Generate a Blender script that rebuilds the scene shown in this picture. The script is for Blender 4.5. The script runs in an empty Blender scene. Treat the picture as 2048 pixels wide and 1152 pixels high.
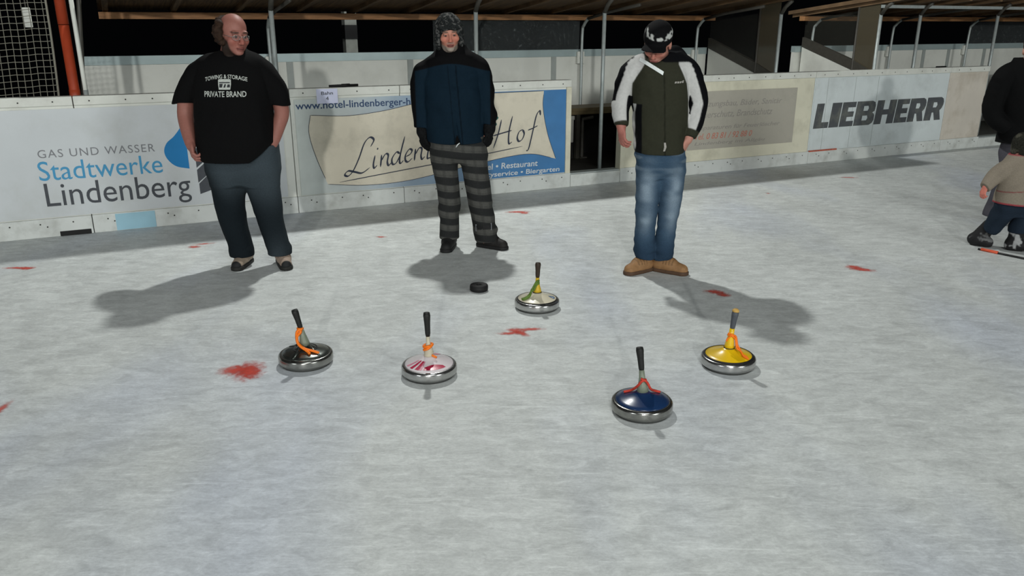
import bpy, math, random
import numpy as np
from mathutils import Vector, Matrix
from mathutils.bvhtree import BVHTree

random.seed(7)
C = bpy.context.scene.collection
SC = bpy.context.scene

# ------------------------------------------------------------------ camera
F_PX, HC, TH = 1600.0, 1.72, math.radians(18.2)
cam_data = bpy.data.cameras.new('camera')
cam_data.sensor_fit = 'HORIZONTAL'
cam_data.sensor_width = 36.0
cam_data.lens = 36.0 * F_PX / 2048.0
cam_data.clip_end = 200
cam = bpy.data.objects.new('camera', cam_data)
C.objects.link(cam)
cam.location = (0, 0, HC)
cam.rotation_euler = (math.radians(90) - TH, 0, 0)
SC.camera = cam

# ------------------------------------------------------------------ light
SC.view_settings.view_transform = 'Standard'
SC.view_settings.look = 'None'
SC.view_settings.gamma = 1.0
SC.view_settings.use_curve_mapping = False
SC.view_settings.exposure = 0.0
world = bpy.data.worlds.new('night_sky')
SC.world = world
world.use_nodes = True
world.node_tree.nodes['Background'].inputs[0].default_value = (0.55, 0.62, 0.75, 1)
world.node_tree.nodes['Background'].inputs[1].default_value = 0.0015


def lamp(name, loc, power, radius, col=(1, 1, 1)):
    l = bpy.data.lights.new(name, 'POINT')
    l.energy = power
    l.shadow_soft_size = radius
    l.color = col
    o = bpy.data.objects.new(name, l)
    o.location = loc
    C.objects.link(o)
    return o


def area_fill(name, loc, target, power, size, col=(1, 1, 1)):
    l = bpy.data.lights.new(name, 'AREA')
    l.shape = 'DISK'
    l.energy = power
    l.size = size
    l.color = col
    o = bpy.data.objects.new(name, l)
    o.location = loc
    o.rotation_euler = (Vector(target) - Vector(loc)).to_track_quat('-Z', 'Y').to_euler()
    C.objects.link(o)
    return o


lamp('mast_floodlight_behind_shelter', (-0.8, 9.0, 6.5), 1270, 0.13, (0.98, 1.0, 0.97))
lamp('mast_floodlight_far_side', (0.2, -24, 6.5), 10500, 0.35, (1.0, 1.0, 0.97))
area_fill('fill_light_left', (-15, -15, 6.8), (-2, 7, 0.5), 750, 5.0, (0.93, 0.98, 1.0))  # unseen soft fill, added to brighten the boards from the left
area_fill('fill_light_right', (17, -14, 6.8), (2, 8, 0.5), 1600, 5.0, (0.96, 1.0, 0.99))  # added fill with no known source, lifts the right-hand boards
area_fill('fill_light_overhead', (0.8, -1.5, 6.2), (0.8, 1.0, 0), 190, 3.0, (0.96, 1.0, 0.99))  # added fill near the camera, evens out lamp falloff on the ice

# ------------------------------------------------------------------ helpers
_c, _s = math.cos(TH), math.sin(TH)


def at(px, py, Y):
    """World point seen at photo pixel (px, py) that stands at the depth Y in front of the camera."""
    u, v = (px - 1024) / F_PX, (576 - py) / F_PX
    d = np.array([u, _c + v * _s, -_s + v * _c])
    return d * (Y / d[1]) + np.array([0, 0, HC])


def ground(px, py, z=0.0):
    u, v = (px - 1024) / F_PX, (576 - py) / F_PX
    d = np.array([u, _c + v * _s, -_s + v * _c])
    return d * ((z - HC) / d[2]) + np.array([0, 0, HC])


def link(o, parent=None):
    C.objects.link(o)
    if parent is not None:
        o.parent = parent
    return o


def tag(o, label, cat=None, group=None, kind=None):
    o['label'] = label
    if cat:
        o['category'] = cat
    if group:
        o['group'] = group
    if kind:
        o['kind'] = kind
    return o


def thing(name, label, cat, loc=(0, 0, 0), rz=0.0, group=None):
    o = bpy.data.objects.new(name, None)
    o.empty_display_size = 0.1
    o.location = loc
    o.rotation_euler = (0, 0, rz)
    link(o)
    return tag(o, label, cat, group)


class MB:
    """Collects simple shapes into one mesh."""

    def __init__(s):
        s.v, s.f = [], []

    def add(s, vs, fs):
        n = len(s.v)
        s.v += [tuple(float(c) for c in p) for p in vs]
        s.f += [tuple(i + n for i in f) for f in fs]
        return s

    def box(s, x0, x1, y0, y1, z0, z1):
        vs = [(x, y, z) for x in (x0, x1) for y in (y0, y1) for z in (z0, z1)]
        return s.add(vs, [(0, 1, 3, 2), (4, 6, 7, 5), (0, 4, 5, 1), (2, 3, 7, 6), (0, 2, 6, 4), (1, 5, 7, 3)])

    def prism(s, poly, axis, a, b):
        """polygon in the two other axes, extruded along axis ('x','y','z') from a to b"""
        def P(u, v, w):
            return {'x': (w, u, v), 'y': (u, w, v), 'z': (u, v, w)}[axis]
        n = len(poly)
        vs = [P(u, v, a) for u, v in poly] + [P(u, v, b) for u, v in poly]
        fs = [tuple(range(n)), tuple(range(2 * n - 1, n - 1, -1))]
        fs += [(i, (i + 1) % n, n + (i + 1) % n, n + i) for i in range(n)]
        return s.add(vs, fs)

    def tube(s, pts, rad, seg=10, cap=True):
        pts = [Vector(p) for p in pts]
        n = len(pts)
        rad = [rad] * n if np.isscalar(rad) else list(rad)
        vs, fs = [], []
        t0 = (pts[1] - pts[0]).normalized()
        up = Vector((0, 0, 1)) if abs(t0.z) < 0.9 else Vector((1, 0, 0))
        nrm = t0.cross(up).normalized()
        for i in range(n):
            t = (pts[min(i + 1, n - 1)] - pts[max(i - 1, 0)]).normalized()
            nrm = (nrm - t * nrm.dot(t)).normalized()
            b = t.cross(nrm)
            for k in range(seg):
                a = 2 * math.pi * k / seg
                vs.append(pts[i] + (nrm * math.cos(a) + b * math.sin(a)) * rad[i])
        for i in range(n - 1):
            for k in range(seg):
                k2 = (k + 1) % seg
                fs.append((i * seg + k, i * seg + k2, (i + 1) * seg + k2, (i + 1) * seg + k))
        if cap:
            fs.append(tuple(range(seg - 1, -1, -1)))
            fs.append(tuple((n - 1) * seg + k for k in range(seg)))
        return s.add(vs, fs)

    def lathe(s, prof, seg=48, c=(0, 0)):
        vs, fs = [], []
        for r, z in prof:
            for k in range(seg):
                a = 2 * math.pi * k / seg
                vs.append((c[0] + r * math.cos(a), c[1] + r * math.sin(a), z))
        n = len(prof)
        for i in range(n - 1):
            for k in range(seg):
                k2 = (k + 1) % seg
                fs.append((i * seg + k, i * seg + k2, (i + 1) * seg + k2, (i + 1) * seg + k))
        fs.append(tuple(range(seg - 1, -1, -1)))
        fs.append(tuple((n - 1) * seg + k for k in range(seg)))
        return s.add(vs, fs)

    def build(s, name, mat, parent=None, smooth=False, bevel=0.0):
        me = bpy.data.meshes.new(name)
        me.from_pydata(s.v, [], s.f)
        me.update()
        if smooth:
            me.polygons.foreach_set('use_smooth', [True] * len(me.polygons))
        me.materials.append(mat)
        o = link(bpy.data.objects.new(name, me), parent)
        if bevel:
            m = o.modifiers.new('bevel', 'BEVEL')
            m.width = bevel
            m.segments = 2
            m.limit_method = 'ANGLE'
        return o


def spline(pts, n):
    """Catmull-Rom through the points, n samples."""
    P = np.array(pts, float)
    if len(P) == 2:
        t = np.linspace(0, 1, n)[:, None]
        return P[0] * (1 - t) + P[1] * t
    Q = np.vstack([2 * P[0] - P[1], P, 2 * P[-1] - P[-2]])
    u = np.linspace(0, len(P) - 1 - 1e-9, n)
    i = u.astype(int)
    t = (u - i)[:, None]
    a, b, c, d = Q[i], Q[i + 1], Q[i + 2], Q[i + 3]
    return 0.5 * (2 * b + (c - a) * t + (2 * a - 5 * b + 4 * c - d) * t ** 2 + (3 * b - a - 3 * c + d) * t ** 3)


# ------------------------------------------------------------------ materials
def _nodes(name):
    m = bpy.data.materials.new(name)
    m.use_nodes = True
    nt = m.node_tree
    return m, nt, nt.nodes, nt.links, nt.nodes['Principled BSDF']


def mat(name, col, rough=0.6, scale=8.0, amt=0.12, metallic=0.0, bump=0.0, attr=False, spec=0.4,
        dirt=None, dirt_amt=0.0, dirt_scale=2.0, stretch=(1, 1, 1), alpha=None, detail=4.0, coat=0.0):
    m, nt, N, L, B = _nodes(name)
    tc = N.new('ShaderNodeTexCoord')
    mp = N.new('ShaderNodeMapping')
    mp.inputs['Scale'].default_value = stretch
    L.new(tc.outputs['Object'], mp.inputs['Vector'])
    no = N.new('ShaderNodeTexNoise')
    no.inputs['Scale'].default_value = scale
    no.inputs['Detail'].default_value = detail
    L.new(mp.outputs[0], no.inputs['Vector'])
    mr = N.new('ShaderNodeMapRange')
    mr.inputs['From Min'].default_value = 0.25
    mr.inputs['From Max'].default_value = 0.75
    mr.inputs['To Min'].default_value = 1 - amt
    mr.inputs['To Max'].default_value = 1 + amt
    L.new(no.outputs['Fac'], mr.inputs['Value'])
    mul = N.new('ShaderNodeMix')
    mul.data_type = 'RGBA'
    mul.blend_type = 'MULTIPLY'
    mul.inputs['Factor'].default_value = 1.0
    if attr:
        at_ = N.new('ShaderNodeAttribute')
        at_.attribute_name = 'Col'
        L.new(at_.outputs['Color'], mul.inputs['A'])
    else:
        mul.inputs['A'].default_value = (*col, 1)
    L.new(mr.outputs[0], mul.inputs['B'])
    out = mul.outputs['Result']
    if dirt is not None:
        n2 = N.new('ShaderNodeTexNoise')
        n2.inputs['Scale'].default_value = dirt_scale
        n2.inputs['Detail'].default_value = 8.0
        n2.inputs['Roughness'].default_value = 0.65
        L.new(tc.outputs['Object'], n2.inputs['Vector'])
        r2 = N.new('ShaderNodeMapRange')
        r2.inputs['From Min'].default_value = 0.48
        r2.inputs['From Max'].default_value = 0.72
        r2.inputs['To Max'].default_value = dirt_amt
        L.new(n2.outputs['Fac'], r2.inputs['Value'])
        mx = N.new('ShaderNodeMix')
        mx.data_type = 'RGBA'
        L.new(r2.outputs[0], mx.inputs['Factor'])
        L.new(out, mx.inputs['A'])
        mx.inputs['B'].default_value = (*dirt, 1)
        out = mx.outputs['Result']
    L.new(out, B.inputs['Base Color'])
    B.inputs['Roughness'].default_value = rough
    B.inputs['Metallic'].default_value = metallic
    B.inputs['Specular IOR Level'].default_value = spec
    B.inputs['Coat Weight'].default_value = coat
    B.inputs['Coat Roughness'].default_value = 0.1
    if alpha is not None:
        B.inputs['Alpha'].default_value = alpha
    if bump:
        bp = N.new('ShaderNodeBump')
        bp.inputs['Strength'].default_value = bump
        bp.inputs['Distance'].default_value = 0.01
        L.new(no.outputs['Fac'], bp.inputs['Height'])
        L.new(bp.outputs[0], B.inputs['Normal'])
    return m


def srgb(r, g, b):
    return tuple((c / 255 / 12.92) if c <= 10 else ((c / 255 + 0.055) / 1.055) ** 2.4 for c in (r, g, b))


def ice_material():
    m, nt, N, L, B = _nodes('ice')
    tc = N.new('ShaderNodeTexCoord')

    def noise(scale, detail, rough, stretch=(1, 1, 1), rot=0.0, dist=0.0):
        mp = N.new('ShaderNodeMapping')
        mp.inputs['Scale'].default_value = stretch
        mp.inputs['Rotation'].default_value = (0, 0, rot)
        L.new(tc.outputs['Object'], mp.inputs['Vector'])
        n = N.new('ShaderNodeTexNoise')
        n.inputs['Scale'].default_value = scale
        n.inputs['Detail'].default_value = detail
        n.inputs['Roughness'].default_value = rough
        n.inputs['Distortion'].default_value = dist
        L.new(mp.outputs[0], n.inputs['Vector'])
        return n.outputs['Fac']

    def rng(v, a, b, c, d):
        r = N.new('ShaderNodeMapRange')
        for k, x in zip(('From Min', 'From Max', 'To Min', 'To Max'), (a, b, c, d)):
            r.inputs[k].default_value = x
        L.new(v, r.inputs['Value'])
        return r.outputs[0]

    def math_(op, a, b):
        n = N.new('ShaderNodeMath')
        n.operation = op
        for i, x in enumerate((a, b)):
            if isinstance(x, (int, float)):
                n.inputs[i].default_value = x
            else:
                L.new(x, n.inputs[i])
        return n.outputs[0]
    patches = rng(noise(1.1, 5, 0.6, (1, 0.7, 1), 0.5, 0.6), 0.3, 0.7, 0.88, 1.08)
    mid = rng(noise(9, 7, 0.7, (0.7, 1.4, 1), -0.25, 0.8), 0.3, 0.7, 0.80, 1.17)
    fine = rng(noise(70, 5, 0.75, (0.7, 1.2, 1), 0.3), 0.3, 0.7, 0.88, 1.12)
    scr1 = rng(noise(30, 4, 0.6, (0.14, 1.9, 1), 0.30, 0.6), 0.60, 0.74, 0.0, 0.13)
    scr2 = rng(noise(27, 4, 0.6, (0.16, 2.0, 1), 1.05, 0.7), 0.60, 0.73, 0.0, 0.18)
    scr3 = rng(noise(29, 4, 0.6, (0.14, 1.9, 1), -0.50, 0.7), 0.59, 0.72, 0.0, 0.15)
    frost = rng(noise(17, 9, 0.8, (0.8, 1.1, 1), 0.6, 0.8), 0.48, 0.70, -0.04, 0.14)
    v = math_('MULTIPLY', math_('MULTIPLY', patches, mid), fine)
    v = math_('ADD', v, math_('ADD', frost, math_('ADD', scr1, math_('ADD', scr2, scr3))))
    blue = rng(noise(0.55, 3, 0.5, (1.4, 0.5, 1), 0.2), 0.50, 0.66, 0.0, 1.0)
    mx = N.new('ShaderNodeMix')
    mx.data_type = 'RGBA'
    mx.inputs['A'].default_value = (0.60, 0.625, 0.61, 1)
    mx.inputs['B'].default_value = (0.52, 0.555, 0.60, 1)
    L.new(blue, mx.inputs['Factor'])
    mul = N.new('ShaderNodeMix')
    mul.data_type = 'RGBA'
    mul.blend_type = 'MULTIPLY'
    mul.inputs['Factor'].default_value = 1.0
    L.new(mx.outputs['Result'], mul.inputs['A'])
    L.new(v, mul.inputs['B'])
    L.new(mul.outputs['Result'], B.inputs['Base Color'])
    B.inputs['Roughness'].default_value = 0.55
    B.inputs['Specular IOR Level'].default_value = 0.25
    bp = N.new('ShaderNodeBump')
    bp.inputs['Strength'].default_value = 0.25
    bp.inputs['Distance'].default_value = 0.006
    L.new(math_('ADD', mid, fine), bp.inputs['Height'])
    L.new(bp.outputs[0], B.inputs['Normal'])
    return m


def paint_material(name, col):
    """paint soaked into the ice, ragged and thin at its rim"""
    m, nt, N, L, B = _nodes(name)
    tc = N.new('ShaderNodeTexCoord')
    a = N.new('ShaderNodeAttribute')
    a.attribute_name = 'Col'
    n = N.new('ShaderNodeTexNoise')
    n.inputs['Scale'].default_value = 30
    n.inputs['Detail'].default_value = 6
    L.new(tc.outputs['Object'], n.inputs['Vector'])
    ad = N.new('ShaderNodeMath')
    ad.operation = 'MULTIPLY_ADD'
    L.new(n.outputs['Fac'], ad.inputs[0])
    ad.inputs[1].default_value = 0.95
    ad.inputs[2].default_value = -0.47
    a2 = N.new('ShaderNodeMath')
    L.new(a.outputs['Fac'], a2.inputs[0])
    L.new(ad.outputs[0], a2.inputs[1])
    r = N.new('ShaderNodeMapRange')
    r.interpolation_type = 'SMOOTHSTEP'
    r.inputs['From Min'].default_value = 0.12
    r.inputs['From Max'].default_value = 0.95
    r.inputs['To Max'].default_value = 0.80
    L.new(a2.outputs[0], r.inputs['Value'])
    L.new(r.outputs[0], B.inputs['Alpha'])
    B.inputs['Base Color'].default_value = (*col, 1)
    B.inputs['Roughness'].default_value = 0.6
    B.inputs['Specular IOR Level'].default_value = 0.2
    return m


# ------------------------------------------------------------------ implicit surfaces (for bodies and clothes)
def smin(a, b, k):
    if k <= 0:
        return np.minimum(a, b)
    h = np.clip(0.5 + 0.5 * (b - a) / k, 0, 1)
    return b * (1 - h) + a * h - k * h * (1 - h)


def vnoise(x, y, z, seed):
    rs = np.random.RandomState(seed)
    T = rs.rand(16, 16, 16).astype(np.float32) * 2 - 1
    x, y, z = np.broadcast_arrays(x, y, z)
    xi, yi, zi = np.floor(x), np.floor(y), np.floor(z)
    fx, fy, fz = x - xi, y - yi, z - zi
    fx, fy, fz = (f * f * (3 - 2 * f) for f in (fx, fy, fz))
    xi, yi, zi = (a.astype(int) for a in (xi, yi, zi))
    r = 0
    for dx in (0, 1):
        wx = fx if dx else 1 - fx
        for dy in (0, 1):
            wy = fy if dy else 1 - fy
            for dz in (0, 1):
                wz = fz if dz else 1 - fz
                r = r + T[(xi + dx) & 15, (yi + dy) & 15, (zi + dz) & 15] * (wx * wy * wz)
    return r


def f_capsule(a, b, ra, rb):
    a, b = np.array(a, float), np.array(b, float)
    ba = b - a
    bb = float(ba @ ba) + 1e-12

    def f(x, y, z):
        px, py, pz = x - a[0], y - a[1], z - a[2]
        t = np.clip((px * ba[0] + py * ba[1] + pz * ba[2]) / bb, 0, 1)
        return np.sqrt((px - t * ba[0]) ** 2 + (py - t * ba[1]) ** 2 + (pz - t * ba[2]) ** 2) - (ra + (rb - ra) * t)
    r = max(ra, rb)
    return f, np.minimum(a, b) - r, np.maximum(a, b) + r


def f_ell(c, r, R=None):
    c, r = np.array(c, float), np.array(r, float)
    R = np.eye(3) if R is None else np.array(R, float)

    def f(x, y, z):
        px, py, pz = x - c[0], y - c[1], z - c[2]
        q = [px * R[0, i] + py * R[1, i] + pz * R[2, i] for i in range(3)]
        k0 = np.sqrt(sum((q[i] / r[i]) ** 2 for i in range(3)))
        k1 = np.sqrt(sum((q[i] / r[i] ** 2) ** 2 for i in range(3))) + 1e-9
        return k0 * (k0 - 1) / k1
    m = float(r.max())
    return f, c - m, c + m


def f_loft(secs, n=2.4):
    """stack of level sections (z, cx, cy, rx, ry)"""
    S = np.array(sorted(secs), float)
    zz = np.linspace(S[0, 0], S[-1, 0], 60)
    k = []
    for j in range(1, 5):
        # smooth monotone-ish interpolation
        v = np.interp(zz, S[:, 0], S[:, j])
        for _ in range(6):
            v[1:-1] = 0.25 * v[:-2] + 0.5 * v[1:-1] + 0.25 * v[2:]
        k.append(v)

    def f(x, y, z):
        cx, cy, rx, ry = (np.interp(z.ravel(), zz, v).reshape(z.shape) for v in k)
        q = (np.abs((x - cx) / rx) ** n + np.abs((y - cy) / ry) ** n) ** (1 / n)
        d = (q - 1) * np.minimum(rx, ry)
        return np.maximum(d, np.maximum(z - S[-1, 0], S[0, 0] - z))
    lo = np.array([(S[:, 1] - S[:, 3]).min(), (S[:, 2] - S[:, 4]).min(), S[0, 0]])
    hi = np.array([(S[:, 1] + S[:, 3]).max(), (S[:, 2] + S[:, 4]).max(), S[-1, 0]])
    return f, lo, hi


class SDF:
    def __init__(s, lo, hi, h):
        s.lo, s.h = np.array(lo, float), h
        s.n = np.ceil((np.array(hi, float) - s.lo) / h).astype(int) + 1
        s.v = np.full(tuple(s.n), 9.0, np.float32)
        ax = [s.lo[i] + h * np.arange(s.n[i]) for i in range(3)]
        s.X, s.Y, s.Z = ax[0][:, None, None], ax[1][None, :, None], ax[2][None, None, :]

    def _sl(s, lo, hi, m):
        a = np.clip(np.floor((lo - m - s.lo) / s.h).astype(int), 0, s.n)
        b = np.clip(np.ceil((hi + m - s.lo) / s.h).astype(int) + 1, 0, s.n)
        return tuple(slice(a[i], b[i]) for i in range(3))

    def put(s, prim, k=0.0, op='add', clip=()):
        f, lo, hi = prim
        sl = s._sl(np.array(lo), np.array(hi), max(k, 3 * s.h) + 0.01)
        sub = s.v[sl]
        if sub.size == 0:
            return s
        x, y, z = s.X[sl[0]], s.Y[:, sl[1]], s.Z[:, :, sl[2]]
        d = np.broadcast_to(f(x, y, z), sub.shape)
        for p, nr in clip:                       # keep the side the normal points away from
            nr = np.array(nr, float) / np.linalg.norm(nr)
            d = np.maximum(d, (x - p[0]) * nr[0] + (y - p[1]) * nr[1] + (z - p[2]) * nr[2])
        if op == 'add':
            s.v[sl] = smin(sub, d, k)
        else:
            s.v[sl] = -smin(-sub, d, k)
        return s

    def cap(s, a, b, ra, rb=None, k=0.0, op='add', clip=()):
        return s.put(f_capsule(a, b, ra, ra if rb is None else rb), k, op, clip)

    def ell(s, c, r, R=None, k=0.0, op='add', clip=()):
        return s.put(f_ell(c, r, R), k, op, clip)

    def loft(s, secs, k=0.0, n=2.4, clip=()):
        return s.put(f_loft(secs, n), k, 'add', clip)

    def limb(s, pts, rads, k=0.02, n=None, clip=()):
        n = n or 4 * (len(pts) - 1) + 1
        A = spline(pts, n)
        R = np.interp(np.linspace(0, 1, n), np.linspace(0, 1, len(rads)), rads)
        for i in range(n - 1):
            s.put(f_capsule(A[i], A[i + 1], R[i], R[i + 1]), k if i == 0 else min(k, 0.012), 'add', clip)
        return s

    def keep(s, p, nr):
        nr = np.array(nr, float) / np.linalg.norm(nr)
        s.v = np.maximum(s.v, ((s.X - p[0]) * nr[0] + (s.Y - p[1]) * nr[1] + (s.Z - p[2]) * nr[2]).astype(np.float32))
        return s

    def wrinkle(s, amp, freq, seed, zlo=-9, zhi=9, warp=0.0):
        near = np.argwhere(np.abs(s.v) < 4 * s.h + amp)
        P = s.lo + near * s.h
        x, y, z = P[:, 0], P[:, 1], P[:, 2]
        if warp:
            z = z + warp * vnoise(x * 5, y * 5, P[:, 2] * 5, seed + 50)
        w = amp * vnoise(x * freq[0] + 3, y * freq[1] + 5, z * freq[2] + 7, seed)
        w *= np.clip((P[:, 2] - zlo) / 0.05, 0, 1) * np.clip((zhi - P[:, 2]) / 0.05, 0, 1)
        s.v[near[:, 0], near[:, 1], near[:, 2]] += w.astype(np.float32)
        return s

    def mesh(s):
        v, h = s.v, s.h
        ins = v < 0
        cnt = np.zeros(tuple(s.n - 1), np.int8)
        for dx in (0, 1):
            for dy in (0, 1):
                for dz in (0, 1):
                    cnt += ins[dx:s.n[0] - 1 + dx, dy:s.n[1] - 1 + dy, dz:s.n[2] - 1 + dz]
        cells = np.argwhere((cnt > 0) & (cnt < 8))
        idx = np.full(tuple(s.n - 1), -1, np.int32)
        idx[cells[:, 0], cells[:, 1], cells[:, 2]] = np.arange(len(cells))
        acc = np.zeros((len(cells), 3))
        num = np.zeros(len(cells))
        cor = [(a, b, c) for a in (0, 1) for b in (0, 1) for c in (0, 1)]
        for i, a in enumerate(cor):
            for b in cor[i + 1:]:
                if sum(abs(p - q) for p, q in zip(a, b)) != 1:
                    continue
                va = v[cells[:, 0] + a[0], cells[:, 1] + a[1], cells[:, 2] + a[2]]
                vb = v[cells[:, 0] + b[0], cells[:, 1] + b[1], cells[:, 2] + b[2]]
                m = (va < 0) != (vb < 0)
                t = np.where(m, va / np.where(m, va - vb, 1), 0)
                acc += np.where(m[:, None], np.array(a) + t[:, None] * (np.array(b) - np.array(a)), 0)
                num += m
        V = s.lo + h * (cells + acc / num[:, None])
        Q = []
        for ax in range(3):
            o1, o2 = [(1, 2), (2, 0), (0, 1)][ax]
            e = [slice(None)] * 3
            e2 = [slice(None)] * 3
            e[ax], e2[ax] = slice(0, -1), slice(1, None)
            ch = ins[tuple(e)] != ins[tuple(e2)]
            E = np.argwhere(ch)
            ok = (E[:, o1] > 0) & (E[:, o2] > 0) & (E[:, o1] < s.n[o1] - 1) & (E[:, o2] < s.n[o2] - 1)
            E = E[ok]
            flip = ~ins[E[:, 0], E[:, 1], E[:, 2]]

            def cid(d1, d2):
                G = E.copy()
                G[:, o1] += d1
                G[:, o2] += d2
                return idx[G[:, 0], G[:, 1], G[:, 2]]
            q = np.stack([cid(-1, -1), cid(0, -1), cid(0, 0), cid(-1, 0)], 1)
            q[flip] = q[flip][:, ::-1]
            Q.append(q)
        Q = np.vstack(Q)
        Q = Q[(Q >= 0).all(1)]
        # keep the one large piece
        lab = np.arange(len(V))
        while True:
            old = lab.copy()
            m = lab[Q].min(1)
            for i in range(4):
                np.minimum.at(lab, Q[:, i], m)
            lab = lab[lab]
            if (lab == old).all():
                break
        big = np.bincount(lab).argmax()
        keep = lab == big
        new = np.cumsum(keep) - 1
        Q = new[Q[keep[Q[:, 0]]]]
        V = V[keep]
        # light smoothing
        for _ in range(1):
            S = np.zeros_like(V)
            K = np.zeros(len(V))
            for i in range(4):
                np.add.at(S, Q[:, i], V[Q[:, (i + 1) % 4]])
                np.add.at(K, Q[:, i], 1)
            V = np.where(K[:, None] > 0, 0.5 * V + 0.5 * S / np.maximum(K, 1)[:, None], V)
        return V, Q


def np_mesh(name, V, Q, material, parent=None, col=None, origin=None):
    me = bpy.data.meshes.new(name)
    V = V - np.array(origin) if origin is not None else V
    me.vertices.add(len(V))
    me.vertices.foreach_set('co', np.ascontiguousarray(V, np.float32).ravel())
    me.loops.add(Q.size)
    me.loops.foreach_set('vertex_index', np.ascontiguousarray(Q, np.int32).ravel())
    me.polygons.add(len(Q))
    me.polygons.foreach_set('loop_start', np.arange(0, Q.size, Q.shape[1], dtype=np.int32))
    me.polygons.foreach_set('use_smooth', np.ones(len(Q), bool))
    me.update(calc_edges=True)
    me.validate()
    if col is not None:
        a = me.attributes.new('Col', 'FLOAT_COLOR', 'POINT')
        cc = np.ones((len(V), 4), np.float32)
        cc[:, :3] = col
        a.data.foreach_set('color', cc.ravel())
    me.materials.append(material)
    return link(bpy.data.objects.new(name, me), parent)


def smooth01(x, a, b):
    t = np.clip((x - a) / (b - a), 0, 1)
    return t * t * (3 - 2 * t)


def mixc(c, col, m):
    return c * (1 - m[:, None]) + np.array(col)[None, :] * m[:, None]


def rot(yaw=0, pitch=0, roll=0):
    return np.array((Matrix.Rotation(math.radians(yaw), 3, 'Z') @ Matrix.Rotation(math.radians(pitch), 3, 'X')
                     @ Matrix.Rotation(math.radians(roll), 3, 'Y')))
# ------------------------------------------------------------------ rink: frame along the boards (x along them, y behind them, z up)
AN = 0.45445
D_ = np.array([math.cos(AN), math.sin(AN), 0])
N_ = np.array([-math.sin(AN), math.cos(AN), 0])
O_ = np.array([0, 8.555, 0])


def bl(x, y=0.0, z=0.0):
    return tuple(O_ + D_ * x + N_ * y + np.array([0, 0, z]))


M = {}
M['ice'] = ice_material()
M['board'] = mat('white_board_plastic', srgb(214, 216, 208), 0.5, 3.0, 0.06, dirt=srgb(120, 118, 108), dirt_amt=0.35, dirt_scale=3.0)
M['board_cream'] = mat('cream_board_plastic', srgb(214, 211, 190), 0.5, 3.0, 0.06, dirt=srgb(140, 135, 115), dirt_amt=0.4, dirt_scale=2.5)
M['board_tan'] = mat('tan_board_plastic', srgb(205, 198, 186), 0.5, 3.0, 0.07, dirt=srgb(140, 125, 100), dirt_amt=0.45, dirt_scale=2.5)
M['board_cool'] = mat('cool_white_board_plastic', srgb(208, 216, 216), 0.5, 3.0, 0.06, dirt=srgb(140, 145, 140), dirt_amt=0.35, dirt_scale=2.2)
M['kick'] = mat('kick_plate_plastic', srgb(208, 212, 208), 0.5, 4.0, 0.06, dirt=srgb(120, 120, 110), dirt_amt=0.4, dirt_scale=5.0)
M['kick_blue'] = mat('blue_stained_plastic', srgb(150, 190, 205), 0.5, 4.0, 0.10)
M['screw'] = mat('dark_screw', srgb(60, 60, 58), 0.5, 20, 0.1, metallic=0.5)
M['black'] = mat('black_rubber', srgb(14, 14, 15), 0.7, 20, 0.15)
M['vinyl'] = mat('white_banner_vinyl', srgb(196, 201, 203), 0.45, 2.5, 0.04, dirt=srgb(165, 168, 160), dirt_amt=0.35, dirt_scale=2.0)
M['ink_grey'] = mat('grey_ink', srgb(120, 122, 126), 0.5, 30, 0.15)
M['ink_blue'] = mat('light_blue_ink', srgb(62, 144, 186), 0.5, 10, 0.06)
M['ink_dropblue'] = mat('water_blue_ink', srgb(12, 118, 178), 0.45, 6, 0.06)
M['ink_dark'] = mat('dark_grey_ink', srgb(62, 66, 72), 0.5, 30, 0.12)
M['ink_navy'] = mat('navy_ink', srgb(44, 68, 104), 0.5, 30, 0.12)
M['ink_script'] = mat('script_ink', srgb(44, 50, 66), 0.5, 30, 0.15)
M['ink_white'] = mat('white_ink', srgb(206, 210, 210), 0.5, 30, 0.12)
M['ink_green'] = mat('green_ink', srgb(24, 92, 84), 0.5, 30, 0.2)
M['cream'] = mat('cream_banner_ink', srgb(212, 205, 186), 0.5, 3.0, 0.05, dirt=srgb(160, 155, 140), dirt_amt=0.45, dirt_scale=4.0)
M['sign_grey'] = mat('faded_grey_sign', srgb(172, 168, 156), 0.5, 4.0, 0.06, dirt=srgb(140, 138, 128), dirt_amt=0.4, dirt_scale=4)
M['ink_faint'] = mat('faint_grey_ink', srgb(146, 143, 136), 0.5, 60, 0.10)
M['ink_red'] = mat('faded_red_ink', srgb(190, 118, 100), 0.5, 60, 0.12)
M['worn_black'] = mat('worn_black_ink', srgb(80, 83, 86), 0.5, 6, 0.10, dirt=srgb(122, 124, 114), dirt_amt=0.8, dirt_scale=4.5)
M['galv'] = mat('galvanised_steel', srgb(168, 176, 174), 0.45, 25, 0.12, metallic=0.35)
M['dark_steel'] = mat('dark_painted_steel', srgb(66, 64, 58), 0.5, 20, 0.15)
M['orange_steel'] = mat('orange_painted_post', srgb(158, 60, 32), 0.5, 10, 0.12)
M['wood_dark'] = mat('dark_roof_boards', srgb(104, 82, 58), 0.8, 5, 0.55, stretch=(14, 0.6, 1))
M['wood_beam'] = mat('varnished_beam', srgb(160, 116, 76), 0.6, 8, 0.3, stretch=(1, 10, 10))
M['rearwall'] = mat('rear_wall_panel', srgb(210, 212, 204), 0.6, 2.5, 0.05, dirt=srgb(150, 150, 140), dirt_amt=0.3)
M['alu'] = mat('aluminium_strip', srgb(160, 176, 176), 0.35, 8, 0.06, metallic=0.25)
M['joint'] = mat('grey_joint_strip', srgb(150, 156, 152), 0.5, 8, 0.08)
M['paper'] = mat('white_paper', srgb(212, 216, 240), 0.7, 20, 0.03)
M['net'] = mat('grey_net_cord', srgb(128, 126, 114), 0.8, 30, 0.1)
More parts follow.
